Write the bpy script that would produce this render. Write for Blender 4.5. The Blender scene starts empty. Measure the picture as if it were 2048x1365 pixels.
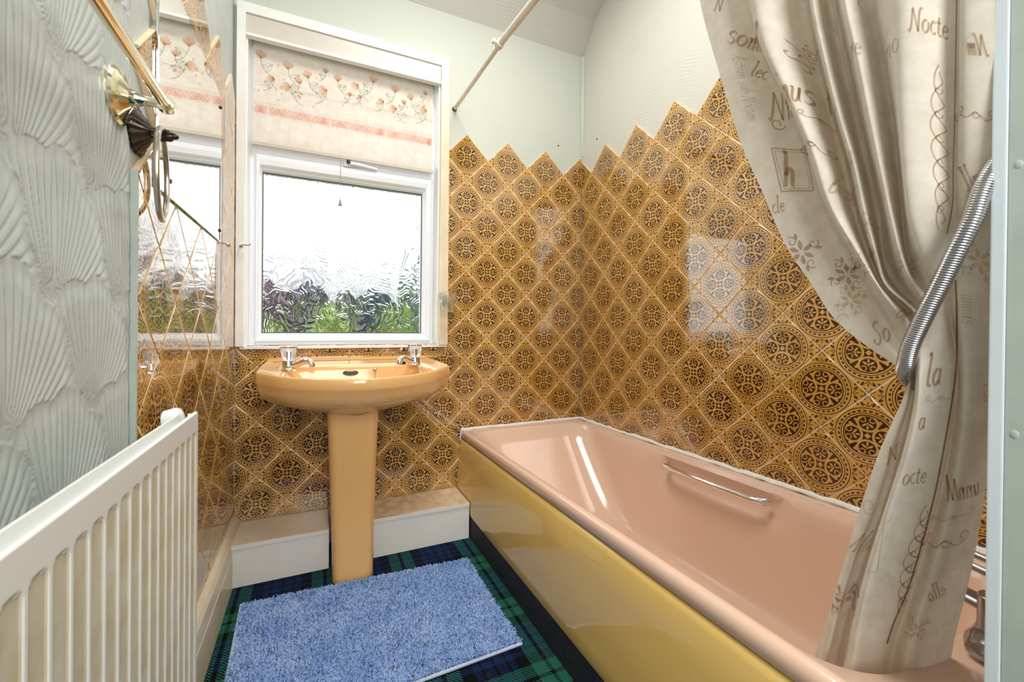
import bpy, bmesh, math, random
import numpy as np
from mathutils import Vector, Matrix
from mathutils.bvhtree import BVHTree

S = bpy.context.scene
COL = S.collection
rnd = random.Random(7)
PI = math.pi

# ------------------------------------------------------------------ camera
CAM = Vector((-1.3862, -1.9689, 0.9732))
CR = Vector((0.914, -0.4063, 0.0095)).normalized()
CF = Vector((0.4063, 0.9137, -0.0045)).normalized()
CU = CR.cross(CF).normalized()
CR = CF.cross(CU).normalized()
FPX, SX, SY = 824.86, -26.89, -26.01
cd = bpy.data.cameras.new('camera')
cam = bpy.data.objects.new('camera', cd)
COL.objects.link(cam)
cam.matrix_world = Matrix(((CR.x, CU.x, -CF.x, CAM.x), (CR.y, CU.y, -CF.y, CAM.y), (CR.z, CU.z, -CF.z, CAM.z), (0, 0, 0, 1)))
cd.sensor_width = 36
cd.lens = FPX / 2048 * 36
cd.shift_x = -SX / 2048
cd.shift_y = SY / 2048
cd.clip_start = 0.02
cd.dof.use_dof = True
cd.dof.focus_distance = 1.7
cd.dof.aperture_fstop = 9.0
S.camera = cam

# ------------------------------------------------------------------ world, lights, exposure
W = bpy.data.worlds.new('sky')
S.world = W
W.use_nodes = True
_n = W.node_tree.nodes
_bg = _n['Background']
_bg.inputs['Color'].default_value = (0.90, 0.96, 1.0, 1)
_bg.inputs['Strength'].default_value = 2.0


def area(name, loc, target, sx, sy, power, col):
    l = bpy.data.lights.new(name, 'AREA')
    l.shape = 'RECTANGLE'
    l.size = sx
    l.size_y = sy
    l.energy = power
    l.color = col
    o = bpy.data.objects.new(name, l)
    COL.objects.link(o)
    o.location = loc
    d = Vector(target) - Vector(loc)
    o.rotation_euler = d.to_track_quat('-Z', 'Y').to_euler()
    return o


area('ceiling_fill', (-0.85, -1.0, 2.75), (-0.8, -1.0, 0), 0.7, 0.7, 21, (1, 0.97, 0.93))  # added fill light overhead, out of view, without a fitting
area('hall_fill', (-1.25, -3.05, 1.7), (-0.6, -0.9, 0.9), 0.8, 1.7, 28, (1, 0.98, 0.95))  # added fill behind the camera to even out the room's brightness

S.view_settings.view_transform = 'Standard'
S.view_settings.look = 'None'
S.view_settings.gamma = 1
S.view_settings.use_curve_mapping = False
S.view_settings.exposure = 0.40
try:
    S.cycles.use_denoising = True
    S.cycles.max_bounces = 12
    S.cycles.diffuse_bounces = 6
    S.cycles.glossy_bounces = 6
    S.cycles.transmission_bounces = 8
    S.cycles.sample_clamp_indirect = 6
except Exception:
    pass


# ------------------------------------------------------------------ node helpers
class E:
    """a float socket in a node tree with arithmetic"""
    def __init__(s, nt, sock):
        s.nt, s.k = nt, sock

    def _m(s, op, *a, clamp=False):
        n = s.nt.nodes.new('ShaderNodeMath')
        n.operation = op
        n.use_clamp = clamp
        for i, v in enumerate((s,) + a):
            if isinstance(v, E):
                s.nt.links.new(v.k, n.inputs[i])
            else:
                n.inputs[i].default_value = v
        return E(s.nt, n.outputs[0])

    def __add__(s, o): return s._m('ADD', o)
    def __sub__(s, o): return s._m('SUBTRACT', o)
    def __mul__(s, o): return s._m('MULTIPLY', o)
    def __truediv__(s, o): return s._m('DIVIDE', o)
    def mn(s, o): return s._m('MINIMUM', o)
    def mx(s, o): return s._m('MAXIMUM', o)
    def abs(s): return s._m('ABSOLUTE')
    def lt(s, o): return s._m('LESS_THAN', o)
    def gt(s, o): return s._m('GREATER_THAN', o)
    def sqrt(s): return s._m('SQRT')
    def fract(s): return s._m('FRACT')
    def sin(s): return s._m('SINE')
    def atan2(s, o): return s._m('ARCTAN2', o)
    def inv(s): return s * -1.0 + 1.0
    def band(s, a, b): return s.gt(a) * s.lt(b)
    def sat(s): return s._m('ADD', 0.0, clamp=True)


class M:
    def __init__(s, name):
        s.mat = bpy.data.materials.new(name)
        s.mat.use_nodes = True
        s.nt = s.mat.node_tree
        s.b = s.nt.nodes['Principled BSDF']
        s.out = s.nt.nodes['Material Output']

    def node(s, t, **kw):
        n = s.nt.nodes.new(t)
        for k, v in kw.items():
            if k in n.inputs.keys():
                if isinstance(v, E): s.nt.links.new(v.k, n.inputs[k])
                elif hasattr(v, 'is_output'): s.nt.links.new(v, n.inputs[k])
                else: n.inputs[k].default_value = v
            else:
                setattr(n, k, v)
        return n

    def set(s, **kw):
        for k, v in kw.items():
            k = k.replace('_', ' ')
            if isinstance(v, E): s.nt.links.new(v.k, s.b.inputs[k])
            elif hasattr(v, 'is_output'): s.nt.links.new(v, s.b.inputs[k])
            elif k in ('Base Color', 'Emission Color', 'Specular Tint') and len(v) == 3: s.b.inputs[k].default_value = (*v, 1)
            else: s.b.inputs[k].default_value = v
        return s

    def coord(s, kind='Object'):
        return s.nt.nodes.new('ShaderNodeTexCoord').outputs[kind]

    def xyz(s, sock):
        n = s.nt.nodes.new('ShaderNodeSeparateXYZ')
        s.nt.links.new(sock, n.inputs[0])
        return [E(s.nt, o) for o in n.outputs]

    def noise(s, scale, detail=3, rough=0.5, vec=None, dist=0.0):
        n = s.nt.nodes.new('ShaderNodeTexNoise')
        n.inputs['Scale'].default_value = scale
        n.inputs['Detail'].default_value = detail
        n.inputs['Roughness'].default_value = rough
        n.inputs['Distortion'].default_value = dist
        if vec is not None: s.nt.links.new(vec, n.inputs['Vector'])
        return E(s.nt, n.outputs[0])

    def scalev(s, sock, v):
        n = s.nt.nodes.new('ShaderNodeVectorMath')
        n.operation = 'MULTIPLY'
        s.nt.links.new(sock, n.inputs[0])
        n.inputs[1].default_value = v
        return n.outputs[0]

    def mix(s, f, a, b):
        n = s.nt.nodes.new('ShaderNodeMix')
        n.data_type = 'RGBA'
        for i, v in ((0, f), (6, a), (7, b)):
            if isinstance(v, E): s.nt.links.new(v.k, n.inputs[i])
            elif hasattr(v, 'is_output'): s.nt.links.new(v, n.inputs[i])
            elif i == 0: n.inputs[i].default_value = v
            else: n.inputs[i].default_value = (*v, 1)
        return n.outputs[2]

    def bump(s, h, strength=0.3, dist=0.001, target=True):
        n = s.nt.nodes.new('ShaderNodeBump')
        n.inputs['Strength'].default_value = strength
        n.inputs['Distance'].default_value = dist
        s.nt.links.new(h.k, n.inputs['Height'])
        if target: s.nt.links.new(n.outputs[0], s.b.inputs['Normal'])
        return n.outputs[0]


def sr(r, g, b):
    f = lambda c: (c / 255 / 12.92) if c / 255 <= 0.04045 else ((c / 255 + 0.055) / 1.055) ** 2.4
    return (f(r), f(g), f(b))


def simple(name, col, rough=0.5, metal=0.0, var=0.0, vscale=20, bump=0.0, bscale=60, coat=0.0, bdist=0.001, col2=None):
    m = M(name)
    m.set(Base_Color=col, Roughness=rough, Metallic=metal)
    if coat: m.set(Coat_Weight=coat, Coat_Roughness=0.05)
    if var:
        c = m.coord()
        n = m.noise(vscale, 4, 0.6, c)
        c2 = col2 or tuple(x * (1 - var) for x in col)
        m.set(Base_Color=m.mix(((n - 0.35) * 3.0).sat(), c2, col))
    if bump:
        m.bump(m.noise(bscale, 4, 0.6, m.coord()), bump, bdist)
    return m.mat


# ------------------------------------------------------------------ materials
def tile_material():
    m = M('glazed_tile_print')
    x, y, z = m.xyz(m.coord())
    hh = 0.1142
    ax, ay = (x / hh).abs(), (y / hh).abs()
    X, Y = ax.mn(ay), ax.mx(ay)                       # eight-fold symmetry of the print
    r = (X * X + Y * Y).sqrt()
    th = X.atan2(Y)                                   # 0..pi/4
    def ell(cx, cy, ang, a, b_):
        c_, s_ = math.cos(math.radians(ang)), math.sin(math.radians(ang))
        dx_, dy_ = X - cx, Y - cy
        p_, q_ = (dx_ * c_ + dy_ * s_) / a, (dy_ * c_ - dx_ * s_) / b_
        return (p_ * p_ + q_ * q_).lt(1.0)
    lines = r.band(0.655, 0.675).mx(r.band(0.534, 0.553)).mx(r.band(0.474, 0.502))
    dash = (th * (32 / (2 * PI))).fract().band(0.2, 0.8) * r.band(0.575, 0.615)
    dy0 = Y - 0.30
    dc = (X * X * 0.86 + dy0 * dy0).sqrt()
    inside = dc.lt(0.162)
    # palmette inside each small circle: bud, two leaves, two curls
    sx_, sy_ = X - 0.092, Y - 0.378
    dcurl = (sx_ * sx_ + sy_ * sy_).sqrt()
    curl = dcurl.band(0.042, 0.066) * (sx_ + sy_ * 0.8).lt(0.026)
    pal = ell(0, 0.196, 0, 0.022, 0.048).mx(ell(0.068, 0.252, -38, 0.056, 0.024)).mx(ell(0.0, 0.292, 0, 0.016, 0.036)).mx(curl)
    pal = pal * ell(0, 0.435, 0, 0.014, 0.03).inv()
    small = inside * pal.inv()
    u, v = (X + Y) * 0.7071, (Y - X) * 0.7071
    hub = dc.gt(0.212) * u.lt(0.21) * (ell(0, 0.03, 0, 0.024, 0.036).mx(ell(0, 0, 45, 0.05, 0.03))).inv()
    vv = v / ((u * -1.0 + 0.47) * -0.34 + 0.083).mx(0.01)
    drop = vv.abs().lt(0.72) * u.band(0.292, 0.432)
    arcs = r.band(0.428, 0.474) * v.abs().lt(0.19) * ((v - 0.075) * (v - 0.075) + (u - 0.425) * (u - 0.425)).gt(0.0013)
    arcs = arcs * dc.gt(0.212)
    fan = ell(0, 0.775, 0, 0.012, 0.042).mx(ell(0.118, 0.752, 58, 0.056, 0.022)).mx(ell(0.215, 0.748, 40, 0.040, 0.022))
    fan = fan.mx((Y - X * 0.75 - 0.700).abs().lt(0.011) * X.lt(0.12))
    e2 = Y - 0.898
    fan = fan.mx(((X * X + e2 * e2).sqrt()).band(0.040, 0.058) * e2.gt(-0.018)).mx(ell(0.072, 0.868, 0, 0.020, 0.014))
    dark = lines.mx(dash).mx(small).mx(hub).mx(drop).mx(arcs).mx(fan).sat()
    oi = m.nt.nodes.new('ShaderNodeObjectInfo')
    rn = E(m.nt, oi.outputs['Random'])
    wv = m.nt.nodes.new('ShaderNodeVectorMath')
    wv.operation = 'ADD'
    m.nt.links.new(m.coord(), wv.inputs[0])
    m.nt.links.new(oi.outputs['Location'], wv.inputs[1])
    cloud = m.noise(9.0, 4, 0.6, wv.outputs[0])
    f = ((cloud - 0.32) * 2.2 + (rn - 0.5) * 0.5).sat()
    base = m.mix(f, sr(196, 146, 58), sr(220, 176, 108))
    rim = ((r - 0.55) * 2.5).sat()
    base = m.mix(rim * 0.55, base, m.mix(f, sr(198, 142, 40), sr(222, 172, 84)))
    darkc = m.mix(cloud, sr(46, 20, 24), sr(66, 34, 20))
    m.set(Base_Color=m.mix(dark, base, darkc), Roughness=0.06, Specular_IOR_Level=1.0, Coat_Weight=0.6, Coat_Roughness=0.03)
    hgt = dark * -0.5 + m.noise(30, 2, 0.5, wv.outputs[0]) * 0.9
    m.bump(hgt, 0.5, 0.0006)
    return m.mat


def carpet_material():
    m = M('tartan_carpet')
    x, y, z = m.xyz(m.coord('Object'))
    P = 0.29

    def sett(c, off):
        t = ((c - off) / P + 0.5).fract() - 0.5      # 0 = centre of the green band
        a = t.abs()
        green = a.lt(0.16) * a.gt(0.022)
        navy = a.gt(0.29) * (a.band(0.36, 0.385)).inv() * a.lt(0.485)
        return green, navy
    gx, nx = sett(x, -0.765)
    gy, ny = sett(y, -0.687)
    tw = ((x + y) * (1 / 0.010)).fract().lt(0.5)
    gcol, ncol, kcol = sr(38, 100, 82), sr(22, 40, 82), sr(7, 10, 18)
    cx = m.mix(nx, m.mix(gx, kcol, gcol), ncol)
    cy = m.mix(ny, m.mix(gy, kcol, gcol), ncol)
    c = m.mix(tw, cx, cy)
    fz = m.noise(900, 2, 0.7, m.coord())
    dirt = m.noise(14, 4, 0.7, m.coord())
    c = m.mix(((fz - 0.45) * 1.6).sat() * 0.5, c, m.mix(0.55, c, (0.0, 0.0, 0.0)))
    c = m.mix(((dirt - 0.58) * 3).sat() * 0.35, c, sr(92, 98, 96))
    m.set(Base_Color=c, Roughness=0.95, Specular_IOR_Level=0.15)
    m.bump(fz + tw * 0.15, 0.8, 0.002)
    return m.mat


def glass_pane_material():
    m = M('swirled_obscure_glass')
    nt = m.nt
    co = m.coord()
    wv = m.node('ShaderNodeTexWave')
    wv.wave_type = 'BANDS'
    wv.bands_direction = 'X'
    wv.inputs['Scale'].default_value = 8.5
    wv.inputs['Distortion'].default_value = 2.0
    wv.inputs['Detail'].default_value = 1.0
    wv.inputs['Detail Scale'].default_value = 3.0
    n1 = m.node('ShaderNodeTexNoise')
    n1.inputs['Scale'].default_value = 9.0
    n1.inputs['Detail'].default_value = 1.5
    nt.links.new(co, n1.inputs['Vector'])
    sub = m.node('ShaderNodeVectorMath', operation='SUBTRACT')
    nt.links.new(n1.outputs['Color'], sub.inputs[0])
    sub.inputs[1].default_value = (0.5, 0.5, 0.5)
    mad = m.node('ShaderNodeVectorMath', operation='MULTIPLY_ADD')
    nt.links.new(sub.outputs[0], mad.inputs[0])
    mad.inputs[1].default_value = (0.5, 0.5, 0.5)
    nt.links.new(co, mad.inputs[2])
    nt.links.new(mad.outputs[0], wv.inputs['Vector'])
    h = E(nt, wv.outputs['Fac'])
    nrm = m.bump(h, 0.8, 0.0014, target=False)
    rf = m.node('ShaderNodeBsdfGlass', IOR=1.42, Roughness=0.03)
    rf.inputs['Color'].default_value = (0.98, 1.0, 0.99, 1)
    nt.links.new(nrm, rf.inputs['Normal'])
    tr = m.node('ShaderNodeBsdfTransparent')
    mx = m.node('ShaderNodeMixShader')
    mx.inputs[0].default_value = 0.8
    nt.links.new(tr.outputs[0], mx.inputs[1])
    nt.links.new(rf.outputs[0], mx.inputs[2])
    nt.links.new(mx.outputs[0], m.out.inputs['Surface'])
    return m.mat


def cloth_material(name, col, col2, scale, transl, stripes=False):
    m = M(name)
    co = m.coord('Generated') if False else m.coord()
    n = m.noise(scale, 5, 0.65, co)
    f = ((n - 0.35) * 2.8).sat()
    c = m.mix(f, col2, col)
    if stripes:
        n2 = m.noise(1.0, 4, 0.6, m.scalev(co, (18, 18, 260)))
        c = m.mix(((n2 - 0.4) * 2.0).sat() * 0.35, c, col2)
    m.set(Base_Color=c, Roughness=0.95, Specular_IOR_Level=0.08)
    m.bump(m.noise(700, 2, 0.5, co), 0.15, 0.0004)
    tb = m.node('ShaderNodeBsdfTranslucent')
    m.nt.links.new(c, tb.inputs['Color'])
    mx = m.node('ShaderNodeMixShader')
    mx.inputs[0].default_value = transl
    m.nt.links.new(m.b.outputs[0], mx.inputs[1])
    m.nt.links.new(tb.outputs[0], mx.inputs[2])
    m.nt.links.new(mx.outputs[0], m.out.inputs['Surface'])
    return m.mat


def wallpaper_material(name, col, bump=0.35):
    m = M(name)
    co = m.coord()
    wv = m.node('ShaderNodeTexWave')
    wv.wave_type = 'RINGS'
    wv.inputs['Scale'].default_value = 22
    wv.inputs['Distortion'].default_value = 9
    wv.inputs['Detail'].default_value = 2
    wv.inputs['Detail Scale'].default_value = 0.25
    m.nt.links.new(co, wv.inputs['Vector'])
    w = E(m.nt, wv.outputs['Fac'])
    msk = ((m.noise(5, 2, 0.5, co) - 0.45) * 5).sat()
    n = m.noise(2.2, 4, 0.6, co)
    c = m.mix(((n - 0.45) * 2).sat(), tuple(v * 0.93 for v in col), col)
    m.set(Base_Color=c, Roughness=0.55, Specular_IOR_Level=0.3)
    m.bump(w * msk + m.noise(90, 3, 0.6, co) * 0.25, bump, 0.0016)
    return m.mat


TILE = tile_material()
TSIDE = simple('tile_edge', sr(160, 170, 156), 0.6, var=0.2, vscale=30)
GROUT = simple('grout', sr(236, 216, 190), 0.85, var=0.35, vscale=4, col2=sr(216, 180, 132), bump=0.4, bscale=200)
WALLP = wallpaper_material('pale_green_wallpaper', sr(199, 204, 193))
WALLR = wallpaper_material('cream_wallpaper', sr(207, 207, 197))
CEIL = wallpaper_material('ceiling_paper', sr(196, 196, 188), 0.6)
WALLE = simple('embossed_wallpaper', sr(188, 196, 193), 0.42, var=0.1, vscale=18, bump=0.25, bscale=420, bdist=0.0006)
GREENP = simple('grey_green_paint', sr(178, 188, 181), 0.5, var=0.12, vscale=12, bump=0.12, bscale=30)
WHITEP = simple('white_gloss_paint', sr(236, 236, 232), 0.28, var=0.06, vscale=6, bump=0.08, bscale=40)
WHITED = simple('white_door_paint', sr(214, 224, 230), 0.35, var=0.06, vscale=8, bump=0.1, bscale=40)
CREAMP = simple('cream_gloss_paint', sr(232, 220, 196), 0.32, var=0.1, vscale=9, col2=sr(220, 204, 172), bump=0.1, bscale=60)
CREAMT = simple('worn_lid_paint', sr(236, 220, 192), 0.4, var=0.5, vscale=24, col2=sr(206, 178, 136), bump=0.15, bscale=60)
BEIGEP = simple('pelmet_paint', sr(208, 202, 192), 0.4, var=0.1, vscale=3, bump=0.08, bscale=30)
UPVC = simple('white_upvc', sr(232, 236, 242), 0.22)
RUBBER = simple('grey_gasket', sr(84, 88, 94), 0.6)
RADW = simple('radiator_enamel', sr(232, 234, 232), 0.3, bump=0.04, bscale=80)
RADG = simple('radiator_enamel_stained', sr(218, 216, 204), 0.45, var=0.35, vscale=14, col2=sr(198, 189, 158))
PEACH = simple('peach_acrylic', sr(224, 190, 168), 0.16, coat=0.35)
BASIN = simple('apricot_ceramic', sr(232, 184, 122), 0.1, coat=0.5)
MUSTARD = simple('mustard_panel', sr(226, 190, 112), 0.10, coat=0.5)
BLACKP = simple('black_plinth_paint', sr(16, 19, 30), 0.7, var=0.4, vscale=60, col2=sr(34, 40, 52))
SEAL = simple('white_sealant', sr(238, 236, 232), 0.5, bump=0.6, bscale=70, bdist=0.003)
CHROME = simple('chrome', (0.82, 0.82, 0.84), 0.09, 1.0)
DULLCH = simple('dull_chrome', (0.42, 0.42, 0.44), 0.22, 1.0, var=0.3, vscale=40)
PALEM = simple('pale_worn_metal', (0.62, 0.58, 0.52), 0.28, 1.0)
BRASS = simple('polished_brass', (0.90, 0.82, 0.62), 0.12, 1.0)
BRONZE = simple('antique_bronze', (0.10, 0.085, 0.07), 0.35, 0.9, var=0.5, vscale=120)
STEELH = simple('hose_steel', (0.50, 0.49, 0.50), 0.18, 1.0)
DARK = simple('dark_gap', sr(24, 20, 18), 0.8)
CORDM = simple('cord_grey', sr(150, 148, 144), 0.7)
BLACKM = simple('black_plastic', sr(18, 18, 22), 0.3)
RODP = simple('chipped_white_rod', sr(238, 235, 226), 0.3, var=0.1, vscale=40, col2=sr(226, 216, 196))
CARPET = carpet_material()
PANE = glass_pane_material()
BLIND = cloth_material('blind_fabric', sr(234, 228, 216), sr(222, 208, 196), 26, 0.26, True)
HEM = simple('blind_bar', sr(196, 188, 176), 0.6)
CURT = cloth_material('curtain_fabric', sr(236, 230, 220), sr(220, 212, 198), 34, 0.28)


def ink(name, tint):
    """a printed dye: the cloth beneath shows through, tinted"""
    m = M(name)
    t = m.node('ShaderNodeBsdfTransparent')
    t.inputs['Color'].default_value = (*tint, 1)
    m.nt.links.new(t.outputs[0], m.out.inputs['Surface'])
    return m.mat


PRINT = ink('curtain_print', (0.74, 0.66, 0.59))
PRINTL = ink('curtain_print_faint', (0.85, 0.79, 0.73))
RUGB = simple('rug_backing', sr(110, 140, 190), 0.9)
HEMW = simple('rug_hem', sr(190, 204, 226), 0.85)
PAPER = simple('ceiling_white', sr(210, 210, 204), 0.7)


def mirror_mat():
    m = M('mirror_silver')
    m.set(Base_Color=(0.93, 0.95, 0.94), Metallic=1.0, Roughness=0.015)
    return m.mat


def glassy(name, tint=(1, 1, 1), rough=0.02, mixt=0.35):
    m = M(name)
    g = m.node('ShaderNodeBsdfGlass', IOR=1.46, Roughness=rough)
    g.inputs['Color'].default_value = (*tint, 1)
    t = m.node('ShaderNodeBsdfTransparent')
    mx = m.node('ShaderNodeMixShader')
    mx.inputs[0].default_value = 1 - mixt
    m.nt.links.new(t.outputs[0], mx.inputs[1])
    m.nt.links.new(g.outputs[0], mx.inputs[2])
    m.nt.links.new(mx.outputs[0], m.out.inputs['Surface'])
    return m.mat


def rug_mat():
    m = M('blue_pile')
    n = m.noise(9, 5, 0.7, m.coord())
    f = m.noise(300, 2, 0.5, m.coord())
    c = m.mix(((n - 0.36) * 3.2).sat(), sr(128, 164, 220), sr(162, 190, 232))
    c = m.mix(((f - 0.5) * 3).sat() * 0.5, c, sr(176, 204, 238))
    m.set(Base_Color=c, Roughness=0.9, Specular_IOR_Level=0.15)
    return m.mat


MIRROR = mirror_mat()
CUPG = glassy('clear_glass', (0.97, 0.99, 0.98), 0.02, 0.45)
ACRYL = glassy('clear_acrylic', (0.98, 0.98, 1.0), 0.03, 0.2)
PILE = rug_mat()


# ------------------------------------------------------------------ object helpers
def link(name, me, mat=None, parent=None, smooth=False, loc=None):
    o = bpy.data.objects.new(name, me)
    COL.objects.link(o)
    if mat is not None and len(me.materials) == 0:
        me.materials.append(mat)
    if smooth:
        me.polygons.foreach_set('use_smooth', [True] * len(me.polygons))
    if parent is not None:
        o.parent = parent
    if loc is not None:
        o.location = loc
    return o


def mesh(name, vs, fs, mat=None, parent=None, smooth=False):
    me = bpy.data.meshes.new(name)
    me.from_pydata([tuple(v) for v in vs], [], fs)
    me.validate()
    me.update()
    return link(name, me, mat, parent, smooth)


def empty(name, loc=(0, 0, 0), label=None, cat=None, group=None, kind=None):
    o = bpy.data.objects.new(name, None)
    COL.objects.link(o)
    o.location = loc
    o.empty_display_size = 0.05
    tag(o, label, cat, group, kind)
    return o


def tag(o, label=None, cat=None, group=None, kind=None):
    if label: o['label'] = label
    if cat: o['category'] = cat
    if group: o['group'] = group
    if kind: o['kind'] = kind
    return o


class BM:
    """collects several solids in one mesh"""
    def __init__(s):
        s.v, s.f = [], []

    def add(s, vs, fs):
        o = len(s.v)
        s.v += [tuple(v) for v in vs]
        s.f += [tuple(i + o for i in f) for f in fs]
        return s

    def box(s, x0, x1, y0, y1, z0, z1, bev=0.0):
        if x0 > x1: x0, x1 = x1, x0
        if y0 > y1: y0, y1 = y1, y0
        if z0 > z1: z0, z1 = z1, z0
        if bev <= 0:
            vs = [(x, y, z) for x in (x0, x1) for y in (y0, y1) for z in (z0, z1)]
            fs = [(0, 1, 3, 2), (4, 6, 7, 5), (0, 4, 5, 1), (2, 3, 7, 6), (0, 2, 6, 4), (1, 5, 7, 3)]
            return s.add(vs, fs)
        b = bmesh.new()
        bmesh.ops.create_cube(b, size=1)
        for v in b.verts:
            v.co = Vector(((x0 + x1) / 2 + v.co.x * (x1 - x0), (y0 + y1) / 2 + v.co.y * (y1 - y0), (z0 + z1) / 2 + v.co.z * (z1 - z0)))
        bmesh.ops.bevel(b, geom=b.edges[:], offset=bev, segments=2, profile=0.7, affect='EDGES')
        b.verts.index_update()
        s.add([v.co[:] for v in b.verts], [[v.index for v in f.verts] for f in b.faces])
        b.free()
        return s

    def tube(s, pts, r, n=12, caps=True):
        pts = [Vector(p) for p in pts]
        rs = r if isinstance(r, (list, tuple)) else [r] * len(pts)
        up = None
        rings = []
        for i, p in enumerate(pts):
            d = (pts[min(i + 1, len(pts) - 1)] - pts[max(i - 1, 0)]).normalized()
            if up is None:
                up = d.orthogonal().normalized()
            up = (up - d * up.dot(d)).normalized()
            w = d.cross(up)
            rings.append([p + (up * math.cos(2 * PI * k / n) + w * math.sin(2 * PI * k / n)) * rs[i] for k in range(n)])
        return s.loft(rings, True, caps)

    def loft(s, rings, closed=True, caps=True, flip=False):
        n = len(rings[0])
        vs = [p for r in rings for p in r]
        fs = []
        for i in range(len(rings) - 1):
            for k in range(n if closed else n - 1):
                a, b = i * n + k, i * n + (k + 1) % n
                q = (a, b, b + n, a + n)
                fs.append(q[::-1] if flip else q)
        if caps:
            fs.append(tuple(range(n))[::-1] if not flip else tuple(range(n)))
            e = (len(rings) - 1) * n
            fs.append(tuple(range(e, e + n)) if not flip else tuple(range(e, e + n))[::-1])
        return s.add(vs, fs)

    def lathe(s, prof, origin=(0, 0, 0), axis=(0, 0, 1), n=24, flute=0.0, nf=0):
        o, a = Vector(origin), Vector(axis).normalized()
        u = a.orthogonal().normalized()
        w = a.cross(u)
        rings = []
        for r, h in prof:
            ring = []
            for k in range(n):
                t = 2 * PI * k / n
                rr = max(r, 1e-5) * (1 + (flute * math.cos(nf * t) if nf else 0))
                ring.append(o + a * h + (u * math.cos(t) + w * math.sin(t)) * rr)
            rings.append(ring)
        return s.loft(rings)

    def poly_prism(s, pts, off):
        """flat polygon pts (3D) extruded by the vector off"""
        n = len(pts)
        off = Vector(off)
        vs = [Vector(p) for p in pts] + [Vector(p) + off for p in pts]
        fs = [tuple(range(n))[::-1], tuple(range(n, 2 * n))]
        fs += [(k, (k + 1) % n, (k + 1) % n + n, k + n) for k in range(n)]
        return s.add(vs, fs)

    def ball(s, c, r, n=12, sc=(1, 1, 1)):
        prof = [(math.sin(PI * i / n) * r, -math.cos(PI * i / n) * r) for i in range(n + 1)]
        o = len(s.v)
        s.lathe(prof, (0, 0, 0), (0, 0, 1), 2 * n)
        for i in range(o, len(s.v)):
            x, y, z = s.v[i]
            s.v[i] = (c[0] + x * sc[0], c[1] + y * sc[1], c[2] + z * sc[2])
        return s

    def obj(s, name, mat=None, parent=None, smooth=False, sharp=None):
        o = mesh(name, s.v, s.f, mat, parent, smooth)
        b = bmesh.new()
        b.from_mesh(o.data)
        bmesh.ops.recalc_face_normals(b, faces=b.faces[:])
        b.to_mesh(o.data)
        b.free()
        if smooth:
            try:
                o.data.set_sharp_from_angle(angle=math.radians(sharp or 40))
            except Exception:
                pass
        return o


def crv(p0, p1, p2, p3, t):
    return 0.5 * ((2 * p1) + (-p0 + p2) * t + (2 * p0 - 5 * p1 + 4 * p2 - p3) * t * t + (-p0 + 3 * p1 - 3 * p2 + p3) * t ** 3)


def spline(pts, m):
    """m points evenly spread along a Catmull-Rom curve through pts"""
    P = np.array(pts, float)
    n = len(P)
    if n == 2:
        t = np.linspace(0, 1, m)[:, None]
        return P[0] * (1 - t) + P[1] * t
    fine = []
    for i in range(n - 1):
        a, b, c, d = P[max(i - 1, 0)], P[i], P[i + 1], P[min(i + 2, n - 1)]
        for t in np.linspace(0, 1, 16, endpoint=False):
            fine.append(crv(a, b, c, d, t))
    fine.append(P[-1])
    fine = np.array(fine)
    L = np.concatenate([[0], np.cumsum(np.linalg.norm(np.diff(fine, axis=0), axis=1))])
    q = np.linspace(0, L[-1], m)
    return np.stack([np.interp(q, L, fine[:, k]) for k in range(P.shape[1])], 1)


def ray_dir(px, py):
    return CF + CR * ((px - 1024 - SX) / FPX) - CU * ((py - 682.5 - SY) / FPX)


def on_plane(axis, val, px, py):
    d = ray_dir(px, py)
    t = (val - CAM[axis]) / d[axis]
    return CAM + d * t


# ------------------------------------------------------------------ room shell
XL, XR, YB = -1.6836, 0.0, 0.0          # tile faces: left wall, right wall, window wall
TT = 0.009                              # tile thickness
h = 0.1142                              # half diagonal of a tile
OX0, OX1, OZ0, OZ1 = -1.652, -0.834, 0.880, 2.232   # window opening


def struct(o):
    o['kind'] = 'structure'
    return o


floor = struct(BM().box(-2.0, 0.3, -3.6, 0.25, -0.06, 0.0).obj('floor', CARPET))
wb = BM()
wb.box(-2.0, OX0, TT, 0.26, 0, 3.2)
wb.box(OX1, 0.3, TT, 0.26, 0, 3.2)
wb.box(OX0, OX1, TT, 0.26, 0, OZ0)
wb.box(OX0, OX1, TT, 0.26, OZ1, 3.2)
wall_back = struct(wb.obj('wall_back', WALLP))
wall_right = struct(BM().box(TT, 0.3, -3.6, TT, 0, 3.2).obj('wall_right', WALLR))
XW = XL - 0.011
wall_left = struct(BM().box(-2.0, XW, -3.6, TT, 0, 3.2).obj('wall_left', WALLE))
cb = BM()
cs = [(TT + 0.1, 2.42), (TT, 2.518), (-0.1, 2.655), (-0.6, 3.02), (-3.6, 3.02)]
cb.loft([[(x, cs[i][0], cs[i][1]) for i in range(5)] + [(x, -3.6, 3.2), (x, TT + 0.1, 3.2)] for x in (-2.0, 0.3)])
ceiling = struct(cb.obj('ceiling', CEIL))
wall_hall = struct(BM().box(-2.0, 0.3, -3.7, -3.6, 0, 3.2).obj('wall_rear', PAPER))
PY0 = -1.772
wall_front = struct(BM().box(-0.66, TT, -1.90, PY0 - 0.002, 0, 3.2).obj('wall_front', GREENP))
# cove where the ceiling slope meets the walls, a rough filled line
trim_cove = BM()
trim_cove.tube([(TT - 0.002, TT - 0.004, 1.95), (TT - 0.006, TT - 0.007, 2.2), (TT - 0.004, TT - 0.005, 2.515)], [0.004, 0.014, 0.012], 8)
struct(trim_cove.obj('trim_1', WALLP, None, True))


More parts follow.
